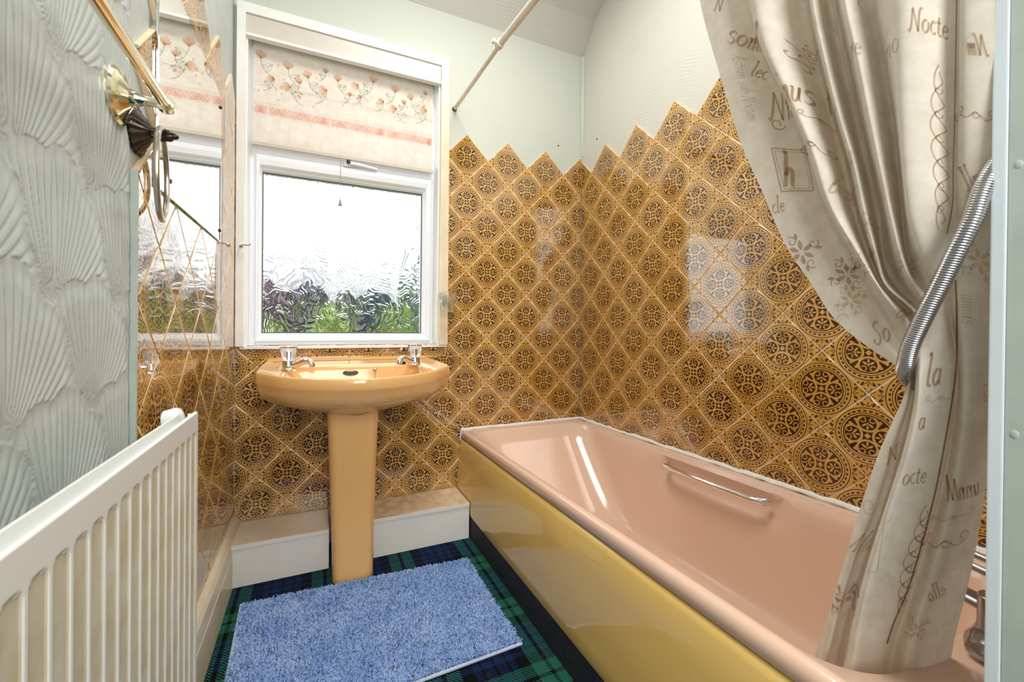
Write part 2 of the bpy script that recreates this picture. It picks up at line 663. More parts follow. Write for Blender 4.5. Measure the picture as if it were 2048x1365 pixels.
# ------------------------------------------------------------------ tiles
def clip(poly, axis, val, keep_less):
    out = []
    n = len(poly)
    for i in range(n):
        a, b = poly[i], poly[(i + 1) % n]
        ia = (a[axis] <= val) if keep_less else (a[axis] >= val)
        ib = (b[axis] <= val) if keep_less else (b[axis] >= val)
        if ia: out.append(a)
        if ia != ib:
            t = (val - a[axis]) / (b[axis] - a[axis])
            out.append((a[0] + (b[0] - a[0]) * t, a[1] + (b[1] - a[1]) * t))
    return out


def inset(poly, d):
    """move each edge of a convex polygon inwards by d"""
    n = len(poly)
    A = sum(poly[i][0] * poly[(i + 1) % n][1] - poly[(i + 1) % n][0] * poly[i][1] for i in range(n))
    sg = 1 if A > 0 else -1
    res = []
    for i in range(n):
        p0, p1, p2 = poly[i - 1], poly[i], poly[(i + 1) % n]
        e1 = Vector((p1[0] - p0[0], p1[1] - p0[1])).normalized()
        e2 = Vector((p2[0] - p1[0], p2[1] - p1[1])).normalized()
        n1, n2 = Vector((-e1.y, e1.x)) * sg, Vector((-e2.y, e2.x)) * sg
        k = 1 + n1.dot(n2)
        q = Vector(p1) + (n1 + n2) * (d / max(k, 0.3))
        res.append((q.x, q.y))
    return res


def clean(poly):
    out = []
    for p in poly:
        if not out or (abs(p[0] - out[-1][0]) + abs(p[1] - out[-1][1])) > 1e-4:
            out.append(p)
    if len(out) > 1 and abs(out[0][0] - out[-1][0]) + abs(out[0][1] - out[-1][1]) < 1e-4:
        out.pop()
    return out


def area2(p):
    return abs(sum(p[i][0] * p[(i + 1) % len(p)][1] - p[(i + 1) % len(p)][0] * p[i][1] for i in range(len(p)))) / 2


def tile_mesh(poly, name='tile'):
    """poly in tile coordinates, front face at z=0"""
    n = len(poly)
    a = inset(poly, 0.0004)
    b = inset(poly, 0.0010)
    c = inset(poly, 0.0030)
    vs = [(x, y, -TT) for x, y in poly] + [(x, y, -0.0018) for x, y in a] + [(x, y, -0.0004) for x, y in b] + [(x, y, 0) for x, y in c]
    fs = [tuple(range(n))[::-1], tuple(range(3 * n, 4 * n))]
    for L in range(3):
        fs += [(L * n + k, L * n + (k + 1) % n, L * n + (k + 1) % n + n, L * n + k + n) for k in range(n)]
    me = bpy.data.meshes.new(name)
    me.from_pydata(vs, [], fs)
    me.materials.append(TILE)
    me.materials.append(TSIDE)
    sm = [False] * 2 + [True] * (3 * n)
    me.polygons.foreach_set('use_smooth', sm)
    me.polygons.foreach_set('material_index', [0, 0] + [1] * n + [0] * (2 * n))
    me.update()
    return me


HS = h - 0.0018                                        # half diagonal minus the joint
DIAMOND = [(0, -HS), (HS, 0), (0, HS), (-HS, 0)]
_shared = {}
# frames: columns are the tile's x, y and outward axes
FR = {'far': Matrix(((1, 0, 0), (0, 0, -1), (0, 1, 0))),
      'right': Matrix(((0, 0, -1), (-1, 0, 0), (0, 1, 0))),
      'left': Matrix(((0, 0, 1), (1, 0, 0), (0, 1, 0)))}


def put_tile(wall, parent, cu, cv, poly, rot=0.0, shared=None):
    """poly relative to the centre (cu, cv) in wall coordinates"""
    if shared:
        if shared not in _shared: _shared[shared] = tile_mesh(poly)
        me = _shared[shared]
    else:
        if rot:
            c, s = math.cos(-rot), math.sin(-rot)
            poly = [(x * c - y * s, x * s + y * c) for x, y in poly]
        me = tile_mesh(poly)
    o = bpy.data.objects.new('tile', me)
    COL.objects.link(o)
    o.parent = parent
    j = 0.0035
    loc = {'far': (cu, YB, cv), 'right': (XR, -cu, cv), 'left': (XL, cu, cv)}[wall]
    R3 = FR[wall] @ Matrix.Rotation(rot, 3, 'Z') @ Matrix.Rotation(rnd.uniform(-j, j), 3, 'X') @ Matrix.Rotation(rnd.uniform(-j, j), 3, 'Y')
    o.matrix_local = Matrix.Translation(loc) @ R3.to_4x4()
    return o


grout_polys = {'far': [], 'right': [], 'left': []}


def lay(wall, parent, cu, cv, limits):
    p = [(cu + x, cv + y) for x, y in DIAMOND]
    g = [(cu + x / HS * h, cv + y / HS * h) for x, y in DIAMOND]
    for ax, val, less in limits:
        p = clip(p, ax, val, less)
        g = clip(g, ax, val, less)
        if len(p) < 3: return
    p, g = clean(p), clean(g)
    if len(p) < 3 or area2(p) < 2e-4: return
    grout_polys[wall].append(g)
    full = area2(p) > 2 * HS * HS - 1e-6
    rel = [(x - cu, y - cv) for x, y in p]
    put_tile(wall, parent, cu, cv, rel, 0, 'full' if full else None)


H0 = 1.9376
# window wall: centres at (even, odd) and (odd, even) half steps from the right-hand corner
ARX = -0.792                                           # outer edge of the window surround
STRIP = 0.824
for i in range(-15, 1):
    for k in range(-1, -19, -1):
        if (i + k) % 2 == 0: continue
        cu, cv = i * h - 0.0075, H0 + k * h
        L = [(0, XL + 0.001, False), (0, -0.001, True)]
        if cu > -0.60:
            if cv < 0.33: continue
            L.append((1, 0.40, False))
        else:
            L.append((1, 0.162, False))
        if cu - h < ARX and cv + h > 0.884:
            if cv > 0.884 and cu > ARX - h * 0.55:
                L.append((0, ARX, False))
            elif cv > 0.884 + h * 0.9 or cu < -0.92 and cv > STRIP + h * 0.9:
                continue
            else:
                if -1.56 <= cu and cu + h > -0.797 and cv + h > STRIP:
                    lay('far', wall_back, cu, cv, [(0, -0.7965, False), (1, STRIP, False)])
                L.append((1, 0.884 if cu < -1.56 else STRIP, True))
        lay('far', wall_back, cu, cv, L)
# the course of upright tiles cut off under the window board
for x0, x1 in ((-1.569, -1.408), (-1.408, -1.244), (-1.244, -1.080), (-1.080, -0.921), (-0.921, -0.797)):
    a, s2 = (x0 + x1) / 2, (x1 - x0) / 2 - 0.0012
    cz = STRIP + 0.0815
    rel = [(-s2, STRIP + 0.001 - cz), (s2, STRIP + 0.001 - cz), (s2, 0.884 - cz), (-s2, 0.884 - cz)]
    put_tile('far', wall_back, a, cz, rel, PI / 4)
    grout_polys['far'].append([(x0, STRIP - 0.001), (x1, STRIP - 0.001), (x1, 0.884), (x0, 0.884)])
# right wall
for i in range(0, 18):
    for k in range(-1, -14, -1):
        if (i + k) % 2 == 0: continue
        cu, cv = i * h - 0.0216, H0 + k * h
        lay('right', wall_right, cu, cv, [(0, 0.0005, False), (0, 1.768, True), (1, 0.40, False)])
# left wall: zigzag edge on top and on the near side
LB, LH = -0.099, 1.2465
for j in range(-1, 9):
    for k in range(5, -11, -1):
        if (j + k) % 2 == 0: continue
        cu, cv = LB - j * h, LH + k * h
        if j == 8 and k >= 0: continue
        lay('left', wall_left, cu, cv, [(0, -0.001, True), (0, -1.010, False), (1, 0.165, False)])
for wall, parent, dep in (('far', wall_back, 0.0010), ('right', wall_right, 0.0010), ('left', wall_left, 0.0008)):
    b = BM()
    for g in grout_polys[wall]:
        if wall == 'far': b.poly_prism([(x, dep, z) for x, z in g], (0, TT - dep - 0.0005, 0))
        if wall == 'right': b.poly_prism([(dep, -x, z) for x, z in g], (TT - dep - 0.0005, 0, 0))
        if wall == 'left': b.poly_prism([(XL - dep, x, z) for x, z in g], (-(0.011 - dep - 0.0005), 0, 0))
    o = b.obj('grout', GROUT, parent)
    o['kind'] = 'stuff'
# painted filler along the near edge of the left-hand tiling
fb = BM()
fb.box(XW - 0.004, XL + 0.0006, -1.016, -1.0105, 0.19, 1.252)
for kk in (0, 2, 4):
    a, b_, c = (-1.0125, LH + kk * h), (LB - 7 * h, LH + (kk + 1) * h), (-1.0125, LH + (kk + 2) * h)
    for p, q in ((a, b_), (b_, c)):
        d = Vector((q[0] - p[0], q[1] - p[1])).normalized()
        nrm = Vector((d.y, -d.x)) if d.y > 0 else Vector((-d.y, d.x))
        nrm = Vector((-abs(nrm.x), nrm.y))
        fb.poly_prism([(XW - 0.004, p[0], p[1]), (XL + 0.0006, p[0], p[1]), (XL + 0.0006, q[0], q[1]), (XW - 0.004, q[0], q[1])], (0, nrm.x * 0.004, nrm.y * 0.004))
tag(fb.obj('edge_filler', GREENP, wall_left), 'grey-green painted edge of the tiling')


# embossed fan wallpaper on the left wall (real relief)
def fan_relief():
    y0, y1, z0, z1 = -1.367, -1.017, 0.62, 2.16
    st = 0.0019
    ny, nz = int((y1 - y0) / st), int((z1 - z0) / st)
    Y, Z = np.meshgrid(np.linspace(y0, y1, ny), np.linspace(z0, z1, nz), indexing='ij')
    H = np.zeros_like(Y)
    done = np.zeros_like(Y, bool)
    dz, dyy, R = 0.158, 0.190, 0.222
    rng = np.random.RandomState(3)
    for row in range(-2, 16):                          # lower fans lie over the upper ones
        for colm in range(-4, 5):
            by = -1.155 + colm * dyy + (dyy / 2 if row % 2 else 0) + rng.uniform(-.012, .012)
            bz = 0.50 + row * dz
            u, v = Y - by, Z - bz
            r = np.hypot(u * 1.22, v * 0.95)
            th = np.arctan2(u * 1.22, v)
            lobes = 11
            lob = np.abs(np.sin(th * lobes * 0.5 + 0.6))
            Rr = R * (0.93 + 0.07 * lob) * (1 - 0.10 * np.abs(th) / 1.4)
            ins = (r < Rr) & (np.abs(th) < 1.42) & ~done
            rr = r / Rr
            ribs = np.abs(np.sin(th * 31 + rr * rr * 3.0 * np.sign(th)))
            ribs = ribs ** 0.5
            env = np.clip((rr - 0.06) / 0.25, 0, 1) * np.clip((1.02 - rr) / 0.16, 0, 1)
            rim = np.exp(-((1 - rr) / 0.035) ** 2) * 0.55
            dome = 0.3 * np.clip(1 - rr, 0, 1) * np.clip(rr * 4, 0, 1)
            hh = 0.0018 * (ribs * env * 1.1 + rim * 0.9 + dome)
            H[ins] = hh[ins]
            done |= ins
    edge = np.minimum(np.minimum(Y - y0, y1 - Y) / 0.006, 1) * np.minimum(np.minimum(Z - z0, z1 - Z) / 0.006, 1)
    X = XW + 0.0004 + H * 1.5 * edge
    vs = np.stack([X.ravel(), Y.ravel(), Z.ravel()], 1).astype(np.float32)
    idx = np.arange(ny * nz).reshape(ny, nz)
    q = np.stack([idx[:-1, :-1], idx[1:, :-1], idx[1:, 1:], idx[:-1, 1:]], -1).reshape(-1, 4)
    me = bpy.data.meshes.new('embossed_paper')
    me.vertices.add(len(vs)); me.vertices.foreach_set('co', vs.ravel())
    me.loops.add(q.size); me.loops.foreach_set('vertex_index', q.ravel().astype(np.int32))
    me.polygons.add(len(q)); me.polygons.foreach_set('loop_start', np.arange(0, q.size, 4, dtype=np.int32))
    me.polygons.foreach_set('use_smooth', np.ones(len(q), bool))
    me.update(calc_edges=True)
    me.validate()
    o = link('embossed_paper', me, WALLE, wall_left)
    tag(o, 'pale wallpaper embossed with ribbed fans')


fan_relief()
# narrow boarded edge beyond the paper, at the very left of the view
struct(BM().box(XW - 0.004, XW + 0.006, -1.70, -1.368, 0.0, 3.0, 0.002).obj('trim_2', GREENP))

# skirting of the left wall
def skirting(name, prof, p0, p1, axis, mat):
    b = BM()
    rings = []
    for p in (p0, p1):
        rings.append([(x, p, z) for x, z in prof] if axis == 'y' else [(p, x, z) for x, z in prof])
    b.loft(rings)
    return struct(b.obj(name, mat))


SKX = -1.6565
skirting('baseboard_left', [(XL - 0.012, 0), (SKX, 0), (SKX, 0.118), (SKX - 0.003, 0.122), (SKX - 0.0005, 0.126), (SKX - 0.004, 0.165), (SKX - 0.012, 0.180), (SKX - 0.02, 0.186), (XL - 0.012, 0.186)], -0.003, -1.75, 'y', CREAMP)


# door frame at the right edge of the view
df = empty('door_frame', (-0.69, -1.78, 0), kind='structure')
df['label'] = 'painted frame of the doorway the room is seen from'
struct(df)
df.name = 'door_1'


def child(o, parent):
    mw = Matrix.Translation(-Vector(parent.location))
    o.data.transform(mw)
    o.parent = parent
    return o


child(BM().box(-0.690, -0.60, -1.7795, -1.768, 0, 3.0, 0.0015).obj('stop_bead', WHITED), df)
child(BM().box(-0.6872, -0.645, -2.05, -1.7797, 0, 3.0, 0.0015).obj('lining', GREENP), df)
hb = BM()
for z in (1.155, 0.86):
    hb.ball((-0.6868, -1.787, z), 0.004, 6, (0.35, 1, 1.3))
child(hb.obj('filled_hole', GREENP, None, True), df)

# ------------------------------------------------------------------ window
win = empty('window_1', (-1.243, 0.1, 0.88), 'white framed window with swirled obscure glass below the blind', kind='structure')
FY = 0.085
GX0, GX1, GZ0, GZ1 = -1.600, -0.897, 0.934, 1.637
fr = BM()
fr.box(OX0, -1.622, FY, 0.16, OZ0, OZ1, 0.002)
fr.box(-0.857, OX1, FY, 0.16, OZ0, OZ1, 0.002)
fr.box(-1.622, -0.857, FY, 0.16, OZ0, 0.897, 0.002)
fr.box(-1.622, -0.857, FY, 0.16, 1.700, 1.775, 0.002)
fr.box(-1.622, -0.857, FY, 0.16, 2.19, OZ1, 0.002)
child(fr.obj('frame', UPVC), win)
sx0, sx1, sz0, sz1 = -1.622, -0.857, 0.897, 1.703
sash = BM()


def ring_rect(y, x0, x1, z0, z1):
    return [(x0, y, z0), (x1, y, z0), (x1, y, z1), (x0, y, z1)]


prof = [(0.0, 0.15), (0.0, FY - 0.012), (0.003, FY - 0.016), (0.012, FY - 0.016), (0.024, FY - 0.010), (0.027, FY - 0.004), (0.030, FY + 0.004), (0.033, FY + 0.006), (0.0385, FY + 0.02), (0.0385, 0.15)]


def sash_ring(d, y):
    t = d / 0.0385
    return ring_rect(y, sx0 + (GX0 - sx0) * t, sx1 + (GX1 - sx1) * t, sz0 + (GZ0 - sz0) * t, sz1 + (GZ1 - sz1) * t)


sash.loft([sash_ring(d, y) for d, y in prof], True, False)
child(sash.obj('sash', UPVC), win)
gk = BM()
gk.loft([ring_rect(y, GX0 + d, GX1 - d, GZ0 + d, GZ1 - d) for d, y in ((-0.001, 0.102), (0.0035, 0.102), (0.0035, 0.108), (-0.001, 0.108))], True, False)
child(gk.obj('gasket', RUBBER), win)
pane = mesh('pane', [(GX0 - 0.01, 0.112, GZ0 - 0.01), (GX1 + 0.01, 0.112, GZ0 - 0.01), (GX1 + 0.01, 0.112, GZ1 + 0.01), (GX0 - 0.01, 0.112, GZ1 + 0.01)], [(0, 1, 2, 3)], PANE)
child(pane, win)
pane2 = mesh('pane', [(-1.63, 0.112, 1.77), (-0.85, 0.112, 1.77), (-0.85, 0.112, 2.2), (-1.63, 0.112, 2.2)], [(0, 1, 2, 3)], PANE)
child(pane2, win)
hd = BM()
hx, hz = -1.243, 1.722
hd.box(hx - 0.03, hx + 0.025, FY - 0.014, FY + 0.002, hz - 0.013, hz + 0.013, 0.004)
hd.tube([(hx - 0.01, FY - 0.022, hz), (hx + 0.03, FY - 0.026, hz - 0.002), (hx + 0.12, FY - 0.024, hz - 0.010)], [0.009, 0.009, 0.006], 10)
child(hd.obj('handle', UPVC, None, True), win)
child(BM().lathe([(0.009, 0), (0.009, 0.004), (0.006, 0.006)], (hx - 0.008, FY - 0.03, hz + 0.002), (0, -1, 0), 16).obj('key_button', BLACKM, None, True), win)
# window board and painted surround
sur = empty('trim_3', (-1.243, 0.0, 0.88), kind='structure')
child(BM().box(OX0 - 0.016, ARX, -0.012, FY, 0.868, 0.8805, 0.004).obj('sill', WHITEP), sur)
AZ = 2.278
child(BM().box(-0.834, ARX, -0.020, 0.012, 0.8795, AZ, 0.002).obj('side_board', CREAMP), sur)  # cream here paints the warm reflected light on this board
child(BM().box(XL + 0.0015, OX0 + 0.001, -0.020, 0.012, 0.8795, AZ, 0.002).obj('side_board', WHITEP), sur)
child(BM().box(OX0, -0.833, -0.020, 0.012, 2.237, AZ, 0.002).obj('head_board', WHITEP), sur)
child(BM().box(-0.842, -0.834, 0.0, FY + 0.005, 0.880, 2.237, 0.001).obj('reveal_lining', WHITEP), sur)
child(BM().box(OX0, OX0 + 0.007, 0.0, FY + 0.005, 0.880, 2.237, 0.001).obj('reveal_lining', WHITEP), sur)
pel = empty('pelmet', (-1.243, 0, 2.15), 'pale painted pelmet board across the top of the window', 'pelmet')
child(BM().box(OX0 + 0.001, -0.8345, -0.012, 0.006, 2.158, 2.2368, 0.001).obj('board', BEIGEP), pel)
child(BM().box(OX0 + 0.001, -0.8345, -0.018, 0.010, 2.147, 2.158, 0.002).obj('lit_lower_edge', WHITEP), pel)  # white strip paints the lit bottom edge of the pelmet board

# ------------------------------------------------------------------ roller blind
BY = 0.050
bl = empty('roller_blind', (-1.243, BY, 1.74), 'half lowered cream roller blind printed with orange tulips', 'blind')
BX0, BX1, BZ0, BZ1 = -1.632, -0.858, 1.742, 2.215


def grid_sheet(f, nu, nv):
    vs = [f(i / nu, j / nv) for j in range(nv + 1) for i in range(nu + 1)]
    fs = [(j * (nu + 1) + i, j * (nu + 1) + i + 1, (j + 1) * (nu + 1) + i + 1, (j + 1) * (nu + 1) + i) for j in range(nv) for i in range(nu)]
    return vs, fs


vs, fs = grid_sheet(lambda u, v: (BX0 + (BX1 - BX0) * u, BY + 0.0012 * math.sin(u * 9 + v * 3) * (1 - v), BZ0 + 0.004 + (BZ1 - BZ0 - 0.004) * v), 24, 16)
child(mesh('fabric', vs, fs, BLIND, None, True), bl)
child(BM().box(BX0 - 0.004, BX1 + 0.003, BY - 0.005, BY + 0.004, BZ0 - 0.010, BZ0 + 0.005, 0.0015).obj('bottom_bar', HEM), bl)
rb = BM().lathe([(0.018, 0), (0.018, 0.778)], (BX0 - 0.002, BY + 0.018, 2.200), (1, 0, 0), 20)
child(rb.obj('roller', BLIND, None, True), bl)
cp = on_plane(1, BY - 0.008, 682, 324)
cq = on_plane(1, BY - 0.008, 680.5, 402)
child(BM().tube([(cp.x, BY - 0.006, cp.z + 0.01), ((cp.x + cq.x) / 2, BY - 0.007, (cp.z + cq.z) / 2), (cq.x, BY - 0.007, cq.z)], 0.0012, 6).obj('pull_cord', CORDM), bl)
child(BM().lathe([(0.002, 0.02), (0.0045, 0.014), (0.0055, 0.004), (0.009, -0.006), (0.009, -0.009), (0.001, -0.010)], (cq.x, BY - 0.007, cq.z - 0.012), (0, 0, 1), 14).obj('cord_weight', CORDM, None, True), bl)


class Ink:
    """flat printed strokes: ribbons and patches in a plane's own coordinates"""
    def __init__(s):
        s.v, s.f = [], []

    def ribbon(s, pts, w0, w1=None, pen=None, m=None, closed=False):
        if m is None:
            m = max(4, int(len(pts) * 5))
        P = spline(pts, m)
        n = len(P)
        T = np.gradient(P, axis=0)
        T /= np.maximum(np.linalg.norm(T, axis=1)[:, None], 1e-9)
        N = np.stack([-T[:, 1], T[:, 0]], 1)
        t = np.linspace(0, 1, n)
        w = np.full(n, w0) if w1 is None else w0 + (w1 - w0) * t
        if pen is not None:
            a = np.arctan2(T[:, 1], T[:, 0])
            w = w * (0.28 + 0.85 * np.abs(np.sin(a - pen)))
        o = len(s.v)
        for k in range(n):
            s.v.append(tuple(P[k] + N[k] * w[k] / 2))
            s.v.append(tuple(P[k] - N[k] * w[k] / 2))
        for k in range(n - 1):
            s.f.append((o + 2 * k, o + 2 * k + 1, o + 2 * k + 3, o + 2 * k + 2))

    def leaf(s, p, ang, L, Wd, m=7):
        """filled pointed leaf"""
        c, sn = math.cos(ang), math.sin(ang)
        o = len(s.v)
        for k in range(m):
            t = k / (m - 1)
            w = Wd * math.sin(PI * t) ** 0.8 + 1e-5
            for sg in (1, -1):
                x, y = L * t, sg * w / 2
                s.v.append((p[0] + x * c - y * sn, p[1] + x * sn + y * c))
        for k in range(m - 1):
            s.f.append((o + 2 * k, o + 2 * k + 1, o + 2 * k + 3, o + 2 * k + 2))

    def outline(s, p, ang, L, Wd, w):
        c, sn = math.cos(ang), math.sin(ang)
        for sg in (1, -1):
            pts = []
            for k in range(7):
                t = k / 6
                x, y = L * t, sg * Wd / 2 * math.sin(PI * t) ** 0.8
                pts.append((p[0] + x * c - y * sn, p[1] + x * sn + y * c))
            s.ribbon(pts, w, m=9)

    def rect(s, x0, x1, y0, y1):
        o = len(s.v)
        s.v += [(x0, y0), (x1, y0), (x1, y1), (x0, y1)]
        s.f.append((o, o + 1, o + 2, o + 3))


def ink_flat(ink, name, mat, parent, y):
    o = mesh(name, [(x, y, z) for x, z in ink.v], ink.f, mat)
    child(o, parent)
    o['kind'] = 'stuff'
    return o


INK_OR = ink('print_orange', (0.90, 0.56, 0.44))
INK_PE = ink('print_peach', (0.99, 0.91, 0.85))
INK_GR = ink('print_green', (0.44, 0.54, 0.42))
INK_PK = ink('print_pink', (0.98, 0.86, 0.84))
INK_YE = ink('print_rose_line', (0.92, 0.68, 0.66))
INK_LN = ink('print_line', (0.86, 0.80, 0.74))
flowers = [(185, 322, 1.0, -1.57), (345, 388, 1.0, -1.5), (458, 442, .9, -1.2), (242, 470, .8, 0.4), (410, 482, .7, -1.3), (335, 515, 1.0, 0.3), (550, 538, 1.05, .5), (568, 420, .6, -1.4), (640, 465, .8, -1.5),
           (742, 512, .95, 0.9), (850, 468, 1.0, -1.5), (980, 528, .95, -1.5), (895, 603, .8, .4), (968, 645, .9, .5), (1070, 575, .9, -1.2), (1032, 605, .6, -1.3), (1145, 655, 1.05, .3), (1160, 552, .6, -1.4), (710, 560, .55, -1.4), (768, 575, .5, .2)]
fo, fp, fg, fy = Ink(), Ink(), Ink(), Ink()
r2 = random.Random(11)
for (zx, zy, s, a) in flowers:
    p = on_plane(1, BY, 460 + zx * 0.337, zy * 0.337)
    c = (p.x, p.z)
    a0 = PI / 2 + (a + 1.5) * 0.9
    L = 0.036 * s
    b0 = (c[0] - math.cos(a0) * L * 0.5, c[1] - math.sin(a0) * L * 0.5)
    for d, lf, wd in ((-0.62, .95, .26), (0.62, .95, .26), (-0.3, 1.0, .30), (0.3, 1.0, .30), (0, 1.1, .30)):
        fp.leaf(b0, a0 + d, L * lf, L * wd)
        fo.outline(b0, a0 + d, L * lf, L * wd, 0.0010)
    for d in (-.8, .8):
        fg.outline(b0, a0 + d, L * 0.75, L * .16, 0.0010)
    # stem with leaves, curling down
    sgn = r2.choice((-1, 1))
    st = [b0, (b0[0] + sgn * .006 * s, b0[1] - .03 * s), (b0[0] + sgn * .022 * s, b0[1] - .055 * s), (b0[0] + sgn * .05 * s, b0[1] - .07 * s)]
    fg.ribbon(st, 0.0016)
    fg.outline(st[1], -PI / 2 + sgn * 1.9, .042 * s, .012 * s, .0011)
    fg.outline(st[2], PI / 2 - sgn * 0.5, .045 * s, .012 * s, .0011)
for _ in range(34):
    cx_, cz_ = r2.uniform(BX0 + .02, BX1 - .02), r2.uniform(1.93, 2.09)
    for k in range(5):
        fo.leaf((cx_, cz_), k * 2 * PI / 5, .0062, .0022, 4)
# leafy ground line along the foot of the flowers
for k in range(30):
    x = BX0 + 0.02 + k * 0.0253
    fy.ribbon([(x, 1.985 + .01 * math.sin(k)), (x + .03, 1.993), (x + .05, 1.98)], 0.002)
# patterned pink border
bp, bo = Ink(), Ink()
x = BX0 + 0.004
k = 0
while x < BX1 - 0.02:
    w = 0.05 + 0.028 * ((k * 7) % 3)
    x1 = min(x + w, BX1 - 0.004)
    bp.rect(x, x1 + 0.004 - 0.006 * (k % 3 == 0), 1.870, 1.905)
    for q in range(5):
        fx = x + (x1 - x) * (q + .5) / 5
        bo.outline((fx, 1.870), PI / 2 + (q - 2) * .5, .032, .010, .0012)
        bo.ribbon([(fx - .012, 1.874), (fx, 1.888), (fx + .01, 1.903)], .0014)
    x = x1 + 0.004
    k += 1
for zz in (1.864, 1.911, 1.917):
    fy.rect(BX0 + .002, BX1 - .002, zz - .0006, zz + .0006)
ink_flat(fy, 'printed_lines', INK_LN, bl, BY - 0.0016)
ink_flat(bp, 'printed_border', INK_PK, bl, BY - 0.0017)
ink_flat(bo, 'printed_border_leaves', INK_YE, bl, BY - 0.0020)
ink_flat(fp, 'printed_petals', INK_PE, bl, BY - 0.0017)
ink_flat(fg, 'printed_stems', INK_GR, bl, BY - 0.0019)
ink_flat(fo, 'printed_outlines', INK_OR, bl, BY - 0.0021)

# ------------------------------------------------------------------ bathtub
TX0, TX1, TY0, TY1 = -0.712, -0.004, -1.752, -0.004


def rimz(y): return 0.449 - 0.0135 * y


def rrect(x0, x1, y0, y1, rads, n=12, ne=14):
    """rounded rectangle, constant point count; rads = radii at (x0,y0),(x1,y0),(x1,y1),(x0,y1)"""
    P = []
    cs_ = [(x0, y0, PI), (x1, y0, 1.5 * PI), (x1, y1, 0), (x0, y1, 0.5 * PI)]
    for i, (cx, cy, a0) in enumerate(cs_):
        r = rads[i]
        ox = cx + (r if cx == x0 else -r)
        oy = cy + (r if cy == y0 else -r)
        arc = [(ox + math.cos(a0 + k / n * PI / 2) * r, oy + math.sin(a0 + k / n * PI / 2) * r) for k in range(n + 1)]
        P += arc
        j = (i + 1) % 4
        cx2, cy2, a2 = cs_[j]
        r2_ = rads[j]
        o2x = cx2 + (r2_ if cx2 == x0 else -r2_)
        o2y = cy2 + (r2_ if cy2 == y0 else -r2_)
        e = (o2x + math.cos(a2) * r2_, o2y + math.sin(a2) * r2_)
        s_ = arc[-1]
        mm = ne * (3 if i in (1, 3) else 1)
        P += [(s_[0] + (e[0] - s_[0]) * t / mm, s_[1] + (e[1] - s_[1]) * t / mm) for t in range(1, mm)]
    return P


def tub_shell():
    L = []

    def out(d, dz, r=0.012):
        L.append([(x, y, rimz(y) + dz) for x, y in rrect(TX0 + d, TX1 - d, TY0 + d, TY1 - d, [r] * 4)])
    out(0.004, -0.040)
    out(0.0, -0.036)
    out(-0.001, -0.016)
    out(0.003, -0.006)
    out(0.010, -0.0005)
    out(0.018, 0.0)
    # inner surface: front, wall side, tap end, far end
    top = (-0.676, -0.062, -1.648, -0.085)
    bot = (-0.555, -0.150, -1.555, -0.500)
    N = 22
    for i in range(N + 1):
        t = i / N
        a = t * PI / 2
        if t < 0.16:                                   # roll over the rim
            q = t / 0.16
            d = 0.010 * (1 - math.cos(q * PI / 2))
            dz = -0.016 * (1 - math.cos(q * PI / 2)) - 0.002 * q
            L.append([(x, y, rimz(y) + dz) for x, y in rrect(top[0] - 0.012 + d * 1.4, top[1] + 0.010 - d * 1.2, top[2] - 0.012 + d * 1.4, top[3] + 0.012 - d * 2, [0.10, 0.10, 0.13, 0.10])])
        else:
            q = (t - 0.16) / 0.84
            zz = 0.018 + 0.345 * (1 - (1 - min(1, q / 0.86)) ** 1.0) if q < 0.86 else 0.363
            # straight taper then a rounded foot
            s_ = min(1.0, q / 0.80) ** 1.0
            dep = 0.018 + 0.335 * (math.sin(min(q, 0.86) / 0.86 * PI / 2))
            k = 1 - math.sqrt(max(0.0, 1 - (min(1, dep / 0.353)) ** 2)) if q < 0.86 else 1.0
            w = 0.42 * (dep / 0.353) + 0.58 * k
            if q >= 0.86:
                w = 1.0 + (q - 0.86) / 0.14 * 0.9
            X0 = top[0] + 0.004 + (bot[0] - top[0]) * w
            X1 = top[1] - 0.004 + (bot[1] - top[1]) * w
            Y0 = top[2] + 0.004 + (bot[2] - top[2]) * w
            wf = 0.75 * (dep / 0.353) + 0.25 * k if q < 0.86 else 1.0 + (q - 0.86) / 0.14 * 0.5
            Y1 = top[3] - 0.010 + (bot[3] - top[3]) * wf
            rr = 0.10 + 0.02 * w
            ring = [(x, y, rimz(y) - dep) for x, y in rrect(X0, X1, Y0, Y1, [rr, rr, min(0.13, (X1 - X0) * .45), min(0.12, (X1 - X0) * .45)])]
            # hand recess behind the grip
            rec = []
            for x, y, z in ring:
                dd = rimz(y) - z
                g = min(1, max(0, (0.26 - abs(y + 0.925)) / 0.05)) * min(1, max(0, (dd - 0.016) / 0.02)) * min(1, max(0, (0.105 - dd) / 0.02))
                g = g * g * (3 - 2 * g)
                rec.append((x + (0.024 * g if x > -0.30 else 0), y, z))
            L.append(rec)
    b = BM()
    b.loft(L, True, False)
    n = len(L[0])
    c = [sum(v[k] for v in L[-1]) / n for k in range(3)]
    o = len(b.v)
    b.v.append(tuple(c))
    e = (len(L) - 1) * n
    b.f += [(e + k, e + (k + 1) % n, o) for k in range(n)]
    return b


